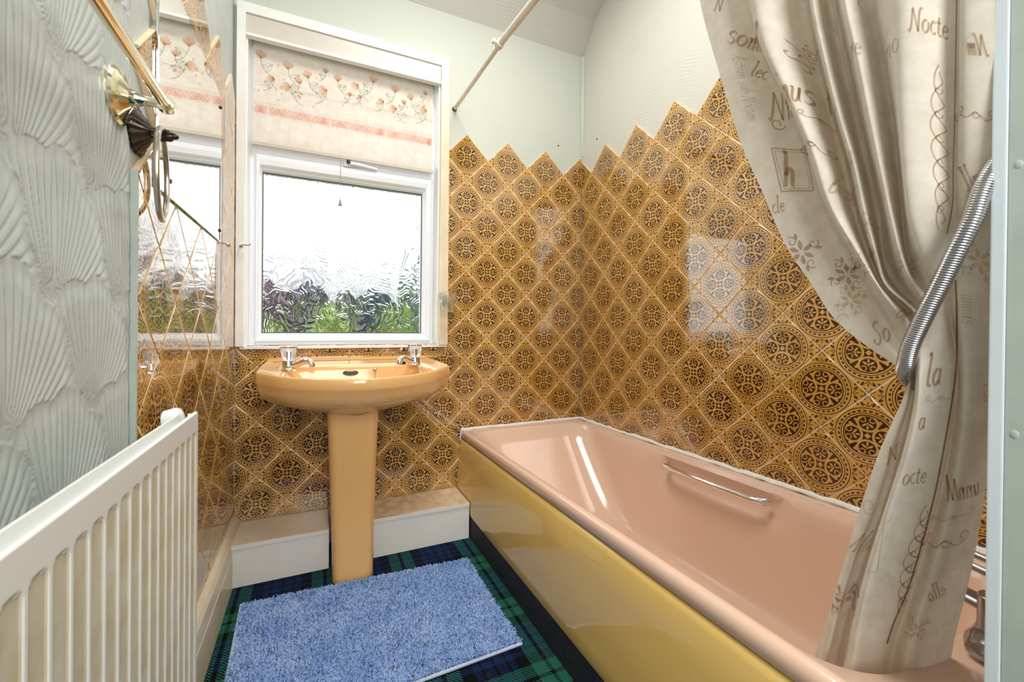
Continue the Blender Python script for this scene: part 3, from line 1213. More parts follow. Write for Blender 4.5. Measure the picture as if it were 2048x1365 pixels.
tub = empty('bathtub', (-0.36, -0.88, 0), 'peach bathtub along the tiled wall with mustard side panel', 'bathtub')
child(tub_shell().obj('tub_shell', PEACH, None, True, 60), tub)
pn = BM()
pp = [(-0.690, 0.405, 0), (-0.704, 0.404, 0), (-0.712, 0.398, 0), (-0.7165, 0.386, 0), (-0.724, 0.32, 0), (-0.7285, 0.25, 0), (-0.7315, 0.205, 0), (-0.7315, 0.195, 0), (-0.7335, 0.14, 0), (-0.7335, 0.104, 0), (-0.730, 0.096, 0), (-0.690, 0.096, 0)]
ys = [-0.003, -0.4, -0.9, -1.3, -1.752]
pn.loft([[(x, y, z - (0.0135 * y * (z / 0.4))) for x, z, _ in pp] for y in ys])
child(tag(pn.obj('side_panel', MUSTARD, None, True, 50), 'glossy mustard side panel'), tub)
child(tag(BM().box(-0.7305, -0.68, -1.752, -0.003, 0.001, 0.0955).obj('plinth', BLACKP), 'black recessed plinth'), tub)
gr = BM()
gz = lambda y: rimz(y) - 0.038
gx = -0.078
gr.tube([(gx + .004, -0.725, gz(-.725)), (gx - .018, -0.735, gz(-.735)), (gx - .030, -0.77, gz(-.77)), (gx - .034, -0.925, gz(-.925)), (gx - .030, -1.085, gz(-1.085)), (gx - .018, -1.12, gz(-1.12)), (gx + .004, -1.13, gz(-1.13))],
        [0.011, 0.012, 0.0105, 0.010, 0.0105, 0.012, 0.011], 14)
child(tag(gr.obj('grip_handle', CHROME, None, True), 'chrome grip bar'), tub)
sl = BM()
r3 = random.Random(5)
pts = []
for i in range(60):
    y = -0.010 - i / 59 * 1.735
    pts.append((-0.007 + r3.uniform(-.002, .001), y, rimz(y) + 0.004 + r3.uniform(-.002, .003)))
sl.tube(pts, [0.0085 + r3.uniform(-.002, .002) for _ in pts], 8)
pts = []
for i in range(24):
    x = -0.008 - i / 23 * 0.70
    pts.append((x, -0.006 + r3.uniform(-.0005, .001), rimz(0) + 0.003 + r3.uniform(-.0015, .002)))
sl.tube(pts, [0.0075 + r3.uniform(-.001, .0015) for _ in pts], 8)
sl.tube([(-0.700, -0.006, 0.458), (-0.712, -0.007, 0.452), (-0.716, -0.007, 0.43), (-0.717, -0.006, 0.40)], [0.007, 0.006, 0.004, 0.003], 8)
child(tag(sl.obj('sealant', SEAL, None, True), 'ragged white sealant bead'), tub)

# bath mixer
mix = empty('bath_mixer', (-0.33, -1.695, 0.47), 'dull chrome bath mixer tap on the tub end beside the curtain', 'tap')
mz = 0.4725
bdy = BM()
bdy.loft([[(x, -1.703 + math.cos(k / 14 * 2 * PI) * ry, mz + 0.016 + math.sin(k / 14 * 2 * PI) * rz_) for k in range(14)] for x, ry, rz_ in
          ((-0.475, 0.004, 0.004), (-0.468, 0.020, 0.015), (-0.44, 0.030, 0.022), (-0.40, 0.030, 0.022), (-0.36, 0.019, 0.016), (-0.30, 0.019, 0.016), (-0.25, 0.030, 0.022), (-0.21, 0.030, 0.022), (-0.185, 0.018, 0.014), (-0.18, 0.004, 0.004))])
child(bdy.obj('body', DULLCH, None, True), mix)
for x in (-0.418, -0.235):
    child(BM().lathe([(0.028, 0), (0.024, 0.012), (0.0215, 0.02), (0.0215, 0.064), (0.020, 0.067), (0.001, 0.067)], (x, -1.703, mz + 0.020), (0, 0, 1), 24).obj('control_knob', DULLCH, None, True), mix)
    child(BM().lathe([(0.027, 0), (0.027, 0.008), (0.02, 0.01)], (x, -1.703, mz - 0.001), (0, 0, 1), 20).obj('base_flange', DULLCH, None, True), mix)
sp = BM()
sp.loft([[(-0.330 + dx, y, z + dz) for dx, dz in ((-.016, -.006), (.016, -.006), (.016, .006), (-.016, .006))] for y, z in ((-1.703, mz + .02), (-1.66, mz + .032), (-1.58, mz + .040), (-1.54, mz + .030), (-1.53, mz + .014))])
child(sp.obj('spout', DULLCH, None, True, 30), mix)
for x, y0, y1, z in ((-0.412, -1.703, -1.60, mz + .062), (-0.300, -1.703, -1.59, mz + .070), (-0.235, -1.703, -1.59, mz + .066)):
    child(BM().tube([(x, y0, z - .004), (x + .012, y0 + .06, z), (x + .02, y1, z + .004)], [0.008, 0.007, 0.006], 10).obj('lever', DULLCH, None, True), mix)

# ------------------------------------------------------------------ wash basin on pedestal
bas = empty('wash_basin', (-1.225, -0.2, 0), 'apricot wash basin on a pedestal below the window', 'basin')
BCX = -1.2225


def bz(y): return 0.785 + 0.08 * (y + 0.5)


def basin_outline(n=120):
    base = [(-1.562, -0.010), (-0.905, -0.010), (-0.893, -0.05), (-0.862, -0.20), (-0.862, -0.268), (-0.93, -0.372), (-1.05, -0.455), (-1.2225, -0.490), (-1.395, -0.455), (-1.515, -0.376), (-1.5765, -0.278), (-1.578, -0.20), (-1.572, -0.05)]
    segs = []
    # back straight, sides, bowed front
    back = [(-1.562 + (0.657) * t / 20, -0.010) for t in range(21)]
    rs = spline([(-0.905, -0.010), (-0.888, -0.07), (-0.863, -0.20), (-0.858, -0.262)], 16)[1:]
    corner_r = spline([(-0.858, -0.262), (-0.861, -0.279), (-0.873, -0.292)], 6)[1:]
    fr_ = spline([(-0.873, -0.292), (-0.96, -0.385), (-1.08, -0.452), (-1.2225, -0.482), (-1.365, -0.455), (-1.485, -0.390), (-1.564, -0.302)], 60)[1:]
    corner_l = spline([(-1.564, -0.302), (-1.576, -0.288), (-1.580, -0.268)], 6)[1:]
    ls = spline([(-1.580, -0.268), (-1.578, -0.20), (-1.571, -0.07), (-1.562, -0.010)], 16)[1:-1]
    for s_ in (back, rs, corner_r, fr_, corner_l, ls):
        segs += [tuple(p) for p in s_]
    return segs


OUT = basin_outline()
NB = len(OUT)
CX, CY = -1.2375, -0.19


def bring(sx, sy, dz, cy=CY, cx=CX, tilt=1.0):
    R_ = []
    for x, y in OUT:
        X_, Y_ = cx + (x - CX) * sx, cy + (y - CY) * sy
        Y_ = min(Y_, -0.010)
        R_.append((X_, Y_, (bz(Y_) if tilt else bz(CY)) + dz))
    return R_


b = BM()
rings = []
for sx, sy, dz, ti in ((.27, .36, -.188, 0), (.285, .40, -.178, 0), (.45, .55, -.168, 0), (.64, .68, -.152, 0), (.80, .79, -.130, .5), (.91, .87, -.106, 1), (.966, .93, -.086, 1), (.988, .968, -.066, 1), (.995, .988, -.046, 1), (.9985, .996, -.0425, 1), (1.003, 1.003, -.036, 1), (1.0, 1.0, -.008, 1), (.994, .994, -.002, 1), (.985, .985, 0, 1), (.972, .970, -.0015, 1)):
    r_ = bring(sx, sy, dz, tilt=1)
    if ti != 1:
        r_ = [(x, y, bz(CY) * (1 - ti) + bz(y) * ti + dz) for x, y, z in r_]
    rings.append(r_)
# deck and bowl: the back edge of the bowl is straight at y=-0.165


def bowl_ring(x0, x1, yb, yf, dz):
    R_ = []
    for x, y in OUT:
        u = (x - CX) / 0.342
        fx = CX + (x - CX) * ((x1 - x0) / 2 / 0.342) + (x0 + x1) / 2 - CX
        t = (y + 0.010) / (-0.482 + 0.010)
        R_.append((fx, yb + (yf - yb) * t, bz(yb + (yf - yb) * t) + dz))
    return R_


for x0, x1, yb, yf, dz in ((-1.545, -.905, -.052, -.470, -.003), (-1.515, -.935, -.130, -.462, -.006), (-1.495, -.955, -.165, -.455, -.008), (-1.487, -.962, -.170, -.450, -.013), (-1.476, -.972, -.174, -.440, -.03), (-1.44, -1.01, -.185, -.415, -.075), (-1.38, -1.07, -.21, -.37, -.115), (-1.28, -1.17, -.25, -.32, -.130), (-1.245, -1.20, -.27, -.30, -.134)):
    rings.append(bowl_ring(x0, x1, yb, yf, dz))
b.loft(rings, True, True)
child(b.obj('bowl', BASIN, None, True, 70), bas)
# raised back lip
lp = BM()
lp.loft([[(x, -0.009, bz(0) - .01), (x, -0.009, bz(0) + hh_), (x, -0.016, bz(0) + hh_ + .002), (x, -0.030, bz(0) + hh_ * .6), (x, -0.055, bz(0) - .006)] for x, hh_ in ((-1.563, .004), (-1.52, .006), (-1.45, .005), (-1.2, .005), (-1.0, .005), (-.95, .006), (-.906, .004))])
child(lp.obj('back_lip', BASIN, None, True, 50), bas)
pd = BM()
PC = -1.2465


def ped_ring(z, hw, yf, yb=-0.10):
    P_ = rrect(PC - hw, PC + hw, yf, yb, [0.03, 0.03, 0.01, 0.01], 6, 5)
    return [(x, y - 0.006 * math.cos(min(1, abs(x - PC) / hw) * PI / 2) * (1 if y < yf + .03 else 0), z) for x, y in P_]


pd.loft([ped_ring(z, hw, yf) for z, hw, yf in ((0.0, .0735, -.326), (.004, .076, -.328), (.03, .0745, -.324), (.15, .077, -.316), (.32, .083, -.306), (.48, .089, -.298), (.58, .0935, -.292), (.625, .096, -.290), (.655, .098, -.288))])
child(pd.obj('pedestal', BASIN, None, True, 60), bas)
wv_ = BM().lathe([(0.021, 0), (0.021, 0.0015), (0.018, 0.002), (0.017, -0.001), (0.001, -0.001)], (-1.245, -0.1765, 0.778), (0, -1, 0.25), 20)
wv_.v = [(-1.252 + (x + 1.245) * 1.45, y, 0.776 + (z - 0.778) * 0.55) for x, y, z in wv_.v]
child(tag(wv_.obj('overflow', BRONZE, None, True), 'dull metal overflow ring'), bas)
ch = BM()
ch.lathe([(0.007, 0), (0.006, 0.006), (0.003, 0.009)], (-1.155, -0.176, 0.786), (0, -1, 0.3), 12)
for k in range(14):
    ch.ball((-1.155 + 0.002 * math.sin(k), -0.184 - k * .0012, 0.783 - k * 0.005), 0.0016, 4)
child(ch.obj('plug_chain', DULLCH, None, True), bas)


def pillar_tap(name, x, y, ang, label):
    z = bz(y) - 0.007
    t = empty(name, (x, y, z), label, 'tap', 'basin taps')
    b = BM()
    b.lathe([(0.026, 0), (0.026, 0.004), (0.023, 0.007), (0.021, 0.026), (0.020, 0.034), (0.012, 0.038)], (0, 0, 0), (0, 0, 1), 20)
    o = b.obj('body', CHROME, t, True)
    d = Vector((math.cos(ang), math.sin(ang), 0))
    P_ = [d * a + Vector((0, 0, c)) for a, c in ((0.006, .014), (.032, .020), (.056, .031), (.074, .032), (.085, .022), (.087, .010))]
    BM().tube(spline(P_, 18), [.0145 - .004 * i / 17 for i in range(18)], 12).obj('spout', CHROME, t, True)
    BM().lathe([(0.017, .036), (0.021, .040), (.024, .050), (.0285, .078), (.0290, .085), (.026, .089), (.016, .091), (.001, .091)], (0, 0, 0), (0, 0, 1), 48, 0.045, 8).obj('knob', ACRYL, t, True)
    BM().lathe([(0.006, .037), (0.006, .070), (0.001, .071)], (0, 0, 0), (0, 0, 1), 12).obj('spindle', CHROME, t, True)
    return t


pillar_tap('basin_tap', -1.477, -0.215, -0.35, 'chrome basin tap with clear knob beside the left wall')
pillar_tap('basin_tap', -0.992, -0.195, PI + 0.55, 'chrome basin tap with clear knob on the bath side of the basin')
# plug resting by the bath-side tap
pg = BM().lathe([(0.019, 0), (0.021, 0.004), (0.015, 0.009), (0.003, 0.010), (0.002, 0.014)], (-1.040, -0.150, bz(-.15) - 0.006), (0, 0, 1), 18)
tag(pg.obj('basin_plug', BLACKM, None, True), 'black rubber plug lying by the bath-side basin tap', 'plug')

# ------------------------------------------------------------------ pipe boxing along the window wall
for (x0, x1, lab, zt, yf) in ((XL + 0.002, -1.330, 'cream painted pipe boxing left of the pedestal', 0.160, -0.205), (-1.158, -0.7365, 'stained cream pipe boxing between pedestal and bath', 0.165, -0.200)):
    e = empty('pipe_boxing', ((x0 + x1) / 2, -0.1, 0), lab, 'boxing')
    child(BM().box(x0, x1, yf + 0.004, yf + 0.016, 0.002, zt - 0.016, 0.001).obj('front_board', WHITEP), e)
    child(BM().box(x0, x1, yf, -0.001, zt - 0.016, zt, 0.0012).obj('lid', CREAMT if x0 > -1.3 else CREAMP), e)
    child(BM().box(x0, x1, yf - 0.001, yf + 0.004, zt - 0.0165, zt - 0.0005, 0.001).obj('edge_strip', WHITEP), e)

# ------------------------------------------------------------------ radiator
RX = -1.589
RZ = 0.806
RYF, RYN = -1.022, -1.760
rad = empty('radiator', (RX, -1.4, 0.1), 'white ribbed panel radiator on the embossed papered wall', 'radiator')
pit = 0.0333
P0 = -1.113 - 0.0135                                    # a ridge position


def rad_panel():
    """pressed front: sunk flutes between narrow ridges, rounded at the top"""
    b = BM()
    z_b, z_t = 0.12, RZ
    vs, fs = [], []
    ycols = []
    y = RYF - 0.012
    k0 = int((RYF - P0) / pit)
    flutes = []
    k = 0
    c = RYF - 0.0255
    while c > RYN + 0.03:
        flutes.append(c)
        c -= pit
    front = RX
    back = RX - 0.011
    dep = 0.0024
    # sheet as height field on an uneven grid
    ys = [RYF]
    for c in flutes:
        ys += [c + .0147, c + .0134, c + .0121, c + .005, c, c - .005, c - .0121, c - .0134, c - .0147]
    ys.append(RYN)
    zs = [z_b, .135, .15, .157, .163, .17, .3, .45, .6, .70, .735, .752, .758, .762, .765, .7675, .7695, .771, .7725, RZ - .012, RZ - .006, RZ - .003]
    zt_ = 0.7715
    top_r = 0.011

    def depth(y, z):
        for c in flutes:
            d = abs(y - c)
            if d < 0.0150:
                zt_loc = zt_ - (0.0147 - math.sqrt(max(0, 0.0147 ** 2 - min(d, .0147) ** 2))) * 0.75
                s1 = min(1, max(0, (0.0146 - d) / 0.0025))
                s2 = min(1, max(0, (zt_loc - z) / 0.004))
                s3 = min(1, max(0, (z - 0.148) / 0.01))
                q = s1 * s2 * s3
                return dep * q * q * (3 - 2 * q)
        return 0
    nY, nZ = len(ys), len(zs)
    for z in zs:
        for y in ys:
            vs.append((front - depth(y, z), y, z))
    for i in range(nZ - 1):
        for j in range(nY - 1):
            a = i * nY + j
            fs.append((a, a + 1, a + nY + 1, a + nY))
    b.add(vs, fs)
    return b


sheet = rad_panel().obj('front_panel', RADW, None, False)
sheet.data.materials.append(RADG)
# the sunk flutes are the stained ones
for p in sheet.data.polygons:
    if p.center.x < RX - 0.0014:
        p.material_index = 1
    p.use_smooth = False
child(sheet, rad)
hdr = BM()
hdr.loft([[(RX, y, RZ - .003), (RX - .0015, y, RZ - .0008), (RX - .004, y, RZ), (RX - .0065, y, RZ - .0012), (RX - .008, y, RZ - .012), (RX - .008, y, RZ - .030), (RX - .001, y, RZ - .030)] for y in (RYF, RYN)])
child(hdr.obj('top_roll', RADW, None, True, 50), rad)
bk = BM()
bk.box(RX - 0.016, RX - 0.0095, RYN, RYF, 0.12, RZ - 0.014, 0.001)
child(bk.obj('back_panel', RADW), rad)
bk = BM()
bk.box(RX - 0.030, RX - 0.026, RYN, RYF - 0.004, 0.13, RZ - 0.002, 0.001)
bk.box(RX - 0.030, RX - 0.008, RYN, RYF - 0.004, RZ - 0.024, RZ - 0.020, 0.0008)
child(bk.obj('top_grille', RADW), rad)
child(BM().box(RX - 0.016, RX, RYF - 0.0005, RYF + 0.0045, 0.12, RZ - 0.004, 0.0015).obj('end_seam', RADW), rad)
bq = on_plane(0, XW + 0.045, 345, 838)
cap = BM().lathe([(0.010, -0.024), (0.021, -0.022), (0.024, -0.004), (0.021, 0.004), (0.012, 0.008), (0.002, 0.009)], (RX - 0.036, -0.995, 0.787), (1, 0, 0.1), 24)
child(tag(cap.obj('valve_cap', UPVC, None, True), 'round white valve cap'), rad)
child(BM().tube([(RX - 0.05, -0.995, 0.79), (RX - 0.05, -0.998, 0.4), (RX - 0.05, -0.998, 0.19)], 0.0075, 10).obj('pipe', RADW, None, True), rad)
for yy in (-1.12, -1.62):
    child(BM().box(XW + 0.001, RX - 0.0305, yy - 0.012, yy + 0.012, 0.62, 0.66).obj('wall_bracket', RADW), rad)

# ------------------------------------------------------------------ mirror
mi = empty('mirror', (XL, -0.62, 1.49), 'rectangular frameless mirror on the left tiles reflecting the window blind', 'mirror')
MY0, MY1, MZ0, MZ1 = -0.925, -0.3175, 1.2475, 1.730
child(BM().box(XL + 0.0005, XL + 0.0055, MY0, MY1, MZ0, MZ1, 0.0008).obj('glass_sheet', MIRROR), mi)
for y in (MY1 - 0.022, MY0 + 0.07):
    for z in (MZ0 + 0.035, MZ1 - 0.04):
        child(BM().lathe([(0.006, 0), (0.006, 0.0015), (0.0045, 0.004), (0.001, 0.005)], (XL + 0.0055, y, z), (1, 0, 0), 14).obj('mirror_screw', BLACKM, None, True), mi)

# ------------------------------------------------------------------ brass towel rail and bronze towel ring
tr = empty('towel_rail', (XW, -1.076, 1.353), 'polished brass towel rail on a round wall plate', 'rail')
pc = Vector((XW + 0.002, -1.076, 1.353))
child(BM().lathe([(0.046, 0), (0.046, 0.004), (0.043, 0.008), (0.034, 0.010), (0.026, 0.013), (0.015, 0.020), (0.011, 0.03), (0.009, 0.032)], pc, (1, 0, 0), 36).obj('wall_plate', BRASS, None, True, 30), tr)
child(BM().lathe([(0.011, 0.012), (0.0125, 0.028), (0.009, 0.034), (0.0078, 0.045), (0.0085, 0.056), (0.0105, 0.066)], pc, (1, 0, 0), 20).obj('post', BRASS, None, True), tr)
rx = XW + 0.069
child(BM().lathe([(0.013, -0.010), (0.0145, 0), (0.013, 0.008), (0.009, 0.013), (0.002, 0.015)], (rx, -1.073, 1.3525), (0, 1, 0), 20).obj('end_cap', BRASS, None, True), tr)
child(BM().tube([(rx, -1.073, 1.3525), (rx, -1.4, 1.3555), (rx, -1.70, 1.358)], 0.0092, 18).obj('bar', BRASS, None, True), tr)

tg = empty('towel_ring', (XW, -0.995, 1.328), 'antique bronze towel ring on an ornate fluted plate', 'towel ring')
rc = Vector((XW + 0.001, -0.993, 1.330))
prof_ = [(0.041, 0), (0.043, 0.004), (0.040, 0.007), (0.037, 0.006), (0.034, 0.008), (0.024, 0.017), (0.014, 0.024), (0.010, 0.026), (0.009, 0.034), (0.012, 0.038), (0.011, 0.046), (0.004, 0.05)]
child(BM().lathe(prof_, rc, (1, 0, 0), 72, 0.05, 18).obj('wall_plate', BRONZE, None, True, 30), tg)
lf = BM()
for k in range(5):
    a = k * 2 * PI / 5
    lf.ball((rc.x + 0.050, rc.y + math.cos(a) * .006, rc.z + math.sin(a) * .006), 0.005, 5, (1.5, 1, 1))
lf.ball((rc.x + 0.058, rc.y, rc.z), 0.006, 6, (1.4, 1, 1))
child(lf.obj('leaf_finial', BRONZE, None, True), tg)
rg = BM()
RRr, rxx = 0.083, rc.x + 0.040
rings = []
for k in range(49):
    a = k / 48 * 2 * PI
    cz_, cy_, cx3 = rc.z - RRr + 0.006 + math.cos(a) * RRr, rc.y + math.sin(a) * RRr * 0.985, rxx - math.sin(a) * RRr * 0.17
    u = Vector((-0.17 * math.sin(a), math.sin(a), math.cos(a)))
    rings.append([Vector((cx3, cy_, cz_)) + u * (math.cos(t) * 0.0052) + Vector((1, 0, 0)) * (math.sin(t) * 0.0052) for t in [q / 10 * 2 * PI for q in range(10)]])
rg.loft(rings, True, False)
o_ = child(tag(rg.obj('ring', PALEM, None, True), 'worn pale metal ring'), tg)

# ------------------------------------------------------------------ small wall things
hk = empty('curtain_hook', (-1.655, -0.02, 1.287), 'small steel screw hook on the window surround by the left wall', 'hook')
p = Vector((-1.662, -0.020, 1.288))
child(BM().lathe([(0.007, 0), (0.007, 0.002), (0.003, 0.004)], p, (0, -1, 0), 12).obj('plate', CHROME, None, True), hk)
child(BM().tube([p, p + Vector((0.002, -0.020, 0)), p + Vector((0.012, -0.028, 0)), p + Vector((0.030, -0.028, 0)), p + Vector((0.036, -0.026, 0.006))], 0.0028, 8).obj('hook_wire', CHROME, None, True), hk)

th = empty('tumbler_holder', (-0.81, -0.06, 1.085), 'clear plastic tumbler ring fixed to the window surround', 'holder')
tc = Vector((-0.809, -0.068, 1.038))
rg = BM()
rings = []
for k in range(37):
    a = k / 36 * 2 * PI
    rings.append([tc + Vector((math.cos(a) * (.0385 + .002 * math.cos(t)), math.sin(a) * (.0385 + .002 * math.cos(t)), 0.052 + .003 * math.sin(t))) for t in [q / 8 * 2 * PI for q in range(8)]])
rg.loft(rings, True, False)
child(rg.obj('ring', ACRYL, None, True), th)
child(BM().tube([tc + Vector((0, .037, .052)), tc + Vector((0, .046, .052))], 0.004, 8).obj('arm', ACRYL, None, True), th)
child(BM().box(-0.823, -0.795, -0.0225, -0.0202, 1.065, 1.115, 0.0008).obj('back_plate', ACRYL), th)
cup = BM()
pr = [(0.0005, 0.004), (0.026, 0.004), (0.0275, 0.02), (0.034, 0.06), (0.0395, 0.094), (0.041, 0.096), (0.0425, 0.094), (0.0362, 0.058), (0.030, 0.018), (0.0285, 0.0), (0.0005, 0.0)]
cup.lathe(pr, tc, (0, 0, 1), 48, 0.02, 12)
tag(cup.obj('glass_tumbler', CUPG, None, True), 'clear fluted glass tumbler held beside the window', 'glass')

for (x, y, z, ax) in ((-0.152, TT, 1.985, 1), (TT, -0.125, 1.999, 0)):
    d = (0, -1, 0) if ax == 1 else (-1, 0, 0)
    o = BM().lathe([(0.0001, 0.0001), (0.005, 0.0003), (0.0035, 0.0012), (0.002, 0.0004)], (x, y, z), d, 9, 0.25, 3).obj('plug_hole', DARK, wall_back if ax == 1 else wall_right, True)

# ------------------------------------------------------------------ curtain rod
rod = empty('curtain_rod', (-0.755, 0, 2.05), 'white telescopic shower curtain rod running from the window wall', 'rod')
A, B, C_ = Vector((-0.759, -0.002 + TT, 2.054)), Vector((-0.750, -0.530, 2.049)), Vector((-0.748, -1.75, 1.925))
child(BM().tube([A, B], 0.0092, 14).obj('thin_tube', RODP, None, True), rod)
child(BM().tube([B - (C_ - B).normalized() * 0.02, B + (C_ - B) * .5, C_], 0.0125, 14).obj('thick_tube', RODP, None, True), rod)
cl_ = BM()
dr = (C_ - B).normalized()
cl_.tube([B - dr * 0.020, B - dr * .018, B + dr * .008, B + dr * .010], [.012, .0165, .0165, .013], 16)
cl_.lathe([(0.005, 0), (0.005, 0.022), (0.010, 0.022), (0.010, 0.030), (0.004, 0.032)], B - dr * 0.008, (-1, 0, 0.25), 12)
child(cl_.obj('clamp', RODP, None, True), rod)
child(BM().lathe([(0.0125, 0), (0.0115, 0.006), (0.010, 0.010)], A, (0, -1, 0), 16).obj('end_foot', BRONZE, None, True), rod)


# ------------------------------------------------------------------ shower curtain
def curt_pt(px, py, off):
    """point where the sight line meets the hanging plane of the curtain, brought forward by off"""
    d = ray_dir(px, py)
    # plane x = -0.655 + 0.098*(0.95 - z) - off
    a = -0.655 + 0.098 * 0.95 - off
    t = (a - 0.098 * CAM.z - CAM.x) / (d.x + 0.098 * d.z)
    return np.array(CAM + d * t)


UP = [  # fold lines from the rod down to the hose: points of the drape, and how far each stands forward
    ([(1362, -200), (1400, 5), (1438, 144), (1482, 287), (1523, 379), (1569, 487), (1620, 564), (1667, 636), (1730, 690), (1808, 742)], .000),
    ([(1405, -200), (1445, 5), (1480, 120), (1530, 270), (1572, 370), (1615, 470), (1668, 560), (1712, 620), (1765, 684), (1811, 733)], -.006),
    ([(1446, -200), (1491, 0), (1519, 100), (1568, 205), (1607, 300), (1644, 410), (1698, 520), (1744, 596), (1790, 670), (1817, 720)], -.026),
    ([(1455, -200), (1503, 0), (1530, 100), (1580, 205), (1620, 300), (1656, 410), (1715, 510), (1755, 575), (1805, 645), (1828, 695)], .022),
    ([(1520, -200), (1555, 0), (1580, 110), (1620, 215), (1657, 320), (1688, 420), (1732, 517), (1762, 574), (1812, 634), (1833, 680)], .004),
    ([(1590, -200), (1610, 0), (1634, 120), (1660, 220), (1690, 330), (1712, 430), (1742, 520), (1767, 572), (1818, 624), (1838, 662)], -.044),
    ([(1600, -200), (1625, 0), (1650, 120), (1678, 230), (1708, 330), (1730, 430), (1755, 520), (1772, 570), (1822, 616), (1844, 648)], .016),
    ([(1645, -200), (1664, 0), (1687, 120), (1712, 230), (1735, 330), (1757, 430), (1770, 520), (1796, 572), (1830, 606), (1850, 632)], -.050),
    ([(1660, -200), (1688, 0), (1715, 120), (1737, 230), (1758, 330), (1780, 430), (1800, 510), (1820, 560), (1842, 592), (1857, 616)], .020),
    ([(1722, -200), (1738, 0), (1762, 120), (1782, 230), (1794, 330), (1804, 430), (1812, 500), (1828, 548), (1850, 580), (1864, 602)], -.030),
    ([(1742, -200), (1762, 0), (1778, 120), (1792, 230), (1802, 330), (1812, 430), (1824, 490), (1842, 540), (1860, 568), (1872, 586)], .006),
    ([(1790, -200), (1799, 0), (1801, 120), (1804, 230), (1810, 330), (1820, 420), (1838, 480), (1858, 525), (1872, 550), (1882, 566)], .024),
    ([(1855, -200), (1857, 0), (1858, 120), (1860, 230), (1864, 330), (1872, 410), (1884, 460), (1893, 500), (1899, 520), (1904, 532)], .012),
    ([(1918, -200), (1915, 0), (1913, 120), (1911, 230), (1908, 320), (1908, 390), (1910, 430), (1914, 460), (1918, 480), (1922, 492)], -.014),
    ([(1930, -200), (1926, 0), (1925, 120), (1925, 220), (1926, 300), (1928, 360), (1930, 400), (1933, 425), (1936, 440), (1939, 450)], .006),
    ([(1992, -200), (1990, 0), (1990, 80), (1990, 160), (1990, 220), (1990, 260), (1990, 290), (1990, 310), (1990, 322), (1990, 330)], .002),
]
LOW = [
    ([(1815, 735), (1809, 788), (1762, 895), (1728, 992), (1694, 1104), (1665, 1197), (1640, 1280), (1618, 1345)], .000, .000),
    ([(1820, 725), (1816, 800), (1782, 900), (1747, 1010), (1706, 1120), (1677, 1215), (1656, 1300), (1634, 1360)], .012, .012),
    ([(1828, 705), (1824, 800), (1800, 900), (1768, 1010), (1727, 1125), (1695, 1230), (1676, 1310), (1655, 1375)], -.020, -.034),
    ([(1834, 695), (1833, 795), (1812, 900), (1778, 1005), (1743, 1120), (1716, 1230), (1702, 1310), (1684, 1385)], .026, .026),
    ([(1852, 660), (1860, 780), (1842, 900), (1810, 1005), (1778, 1120), (1748, 1230), (1730, 1320), (1712, 1395)], .014, .004),
    ([(1880, 600), (1898, 730), (1893, 850), (1870, 985), (1840, 1090), (1810, 1190), (1775, 1290), (1755, 1400)], .000, -.016),
    ([(1890, 575), (1914, 728), (1906, 850), (1884, 985), (1854, 1090), (1824, 1190), (1792, 1290), (1772, 1400)], -.018, -.044),
    ([(1905, 545), (1928, 700), (1926, 840), (1908, 970), (1880, 1090), (1852, 1190), (1822, 1290), (1803, 1400)], .004, -.028),
    ([(1935, 455), (1956, 660), (1956, 820), (1940, 960), (1920, 1080), (1890, 1185), (1862, 1290), (1845, 1400)], .004, -.060),
    ([(1992, 335), (1990, 640), (1984, 830), (1975, 955), (1955, 1080), (1933, 1185), (1908, 1285), (1890, 1400)], -.006, -.120),
]


def sheet_grid(cols, rows, per):
    """cols: arrays (rows,3) -> dense grid by Catmull-Rom across the columns"""
    A_ = np.stack(cols)                                 # ncol, rows, 3
    nc = len(A_)
    out = []
    for i in range(nc - 1):
        a, b_, c, d = A_[max(i - 1, 0)], A_[i], A_[i + 1], A_[min(i + 2, nc - 1)]
        for t in np.linspace(0, 1, per, endpoint=False):
            out.append(crv(a, b_, c, d, t))
    out.append(A_[-1])
    return np.stack(out)


def sheet_mesh(G, name, mat, parent):
    nu, nv = G.shape[:2]
    vs = G.reshape(-1, 3)
    fs = [(i * nv + j, i * nv + j + 1, (i + 1) * nv + j + 1, (i + 1) * nv + j) for i in range(nu - 1) for j in range(nv - 1)]
    o = mesh(name, vs, fs, mat, None, True)
    return child(o, parent), vs, fs


cur = empty('shower_curtain', (-0.65, -1.6, 0.5), 'cream shower curtain with brown script print gathered by the metal hose', 'curtain')
rows = 64
cols = []
for pts, off in UP:
    P_ = spline(pts, rows)
    tt = np.linspace(0, 1, rows)
    o_ = off * (0.85 + 0.35 * np.sin(tt * PI)) * np.clip((1.04 - tt) / 0.14, 0.22, 1)
    cols.append(np.array([curt_pt(P_[k][0], P_[k][1], o_[k]) for k in range(rows)]))
G1 = sheet_grid(cols, rows, 9)
_, v1, f1 = sheet_mesh(G1, 'upper_drape', CURT, cur)
cols = []
for pts, o0, o1 in LOW:
    P_ = spline(pts, rows)
    tt = np.linspace(0, 1, rows)
    o_ = (o0 + (o1 - o0) * tt) * np.clip(tt / 0.12 + 0.3, 0, 1)
    cols.append(np.array([curt_pt(P_[k][0], P_[k][1], o_[k] - 0.004) for k in range(rows)]))
G2 = sheet_grid(cols, rows, 9)
_, v2, f2 = sheet_mesh(G2, 'lower_drape', CURT, cur)
allv = [tuple(v) for v in v1] + [tuple(v) for v in v2]
allf = list(f1) + [tuple(i + len(v1) for i in f) for f in f2]
BVH = BVHTree.FromPolygons(allv, allf)

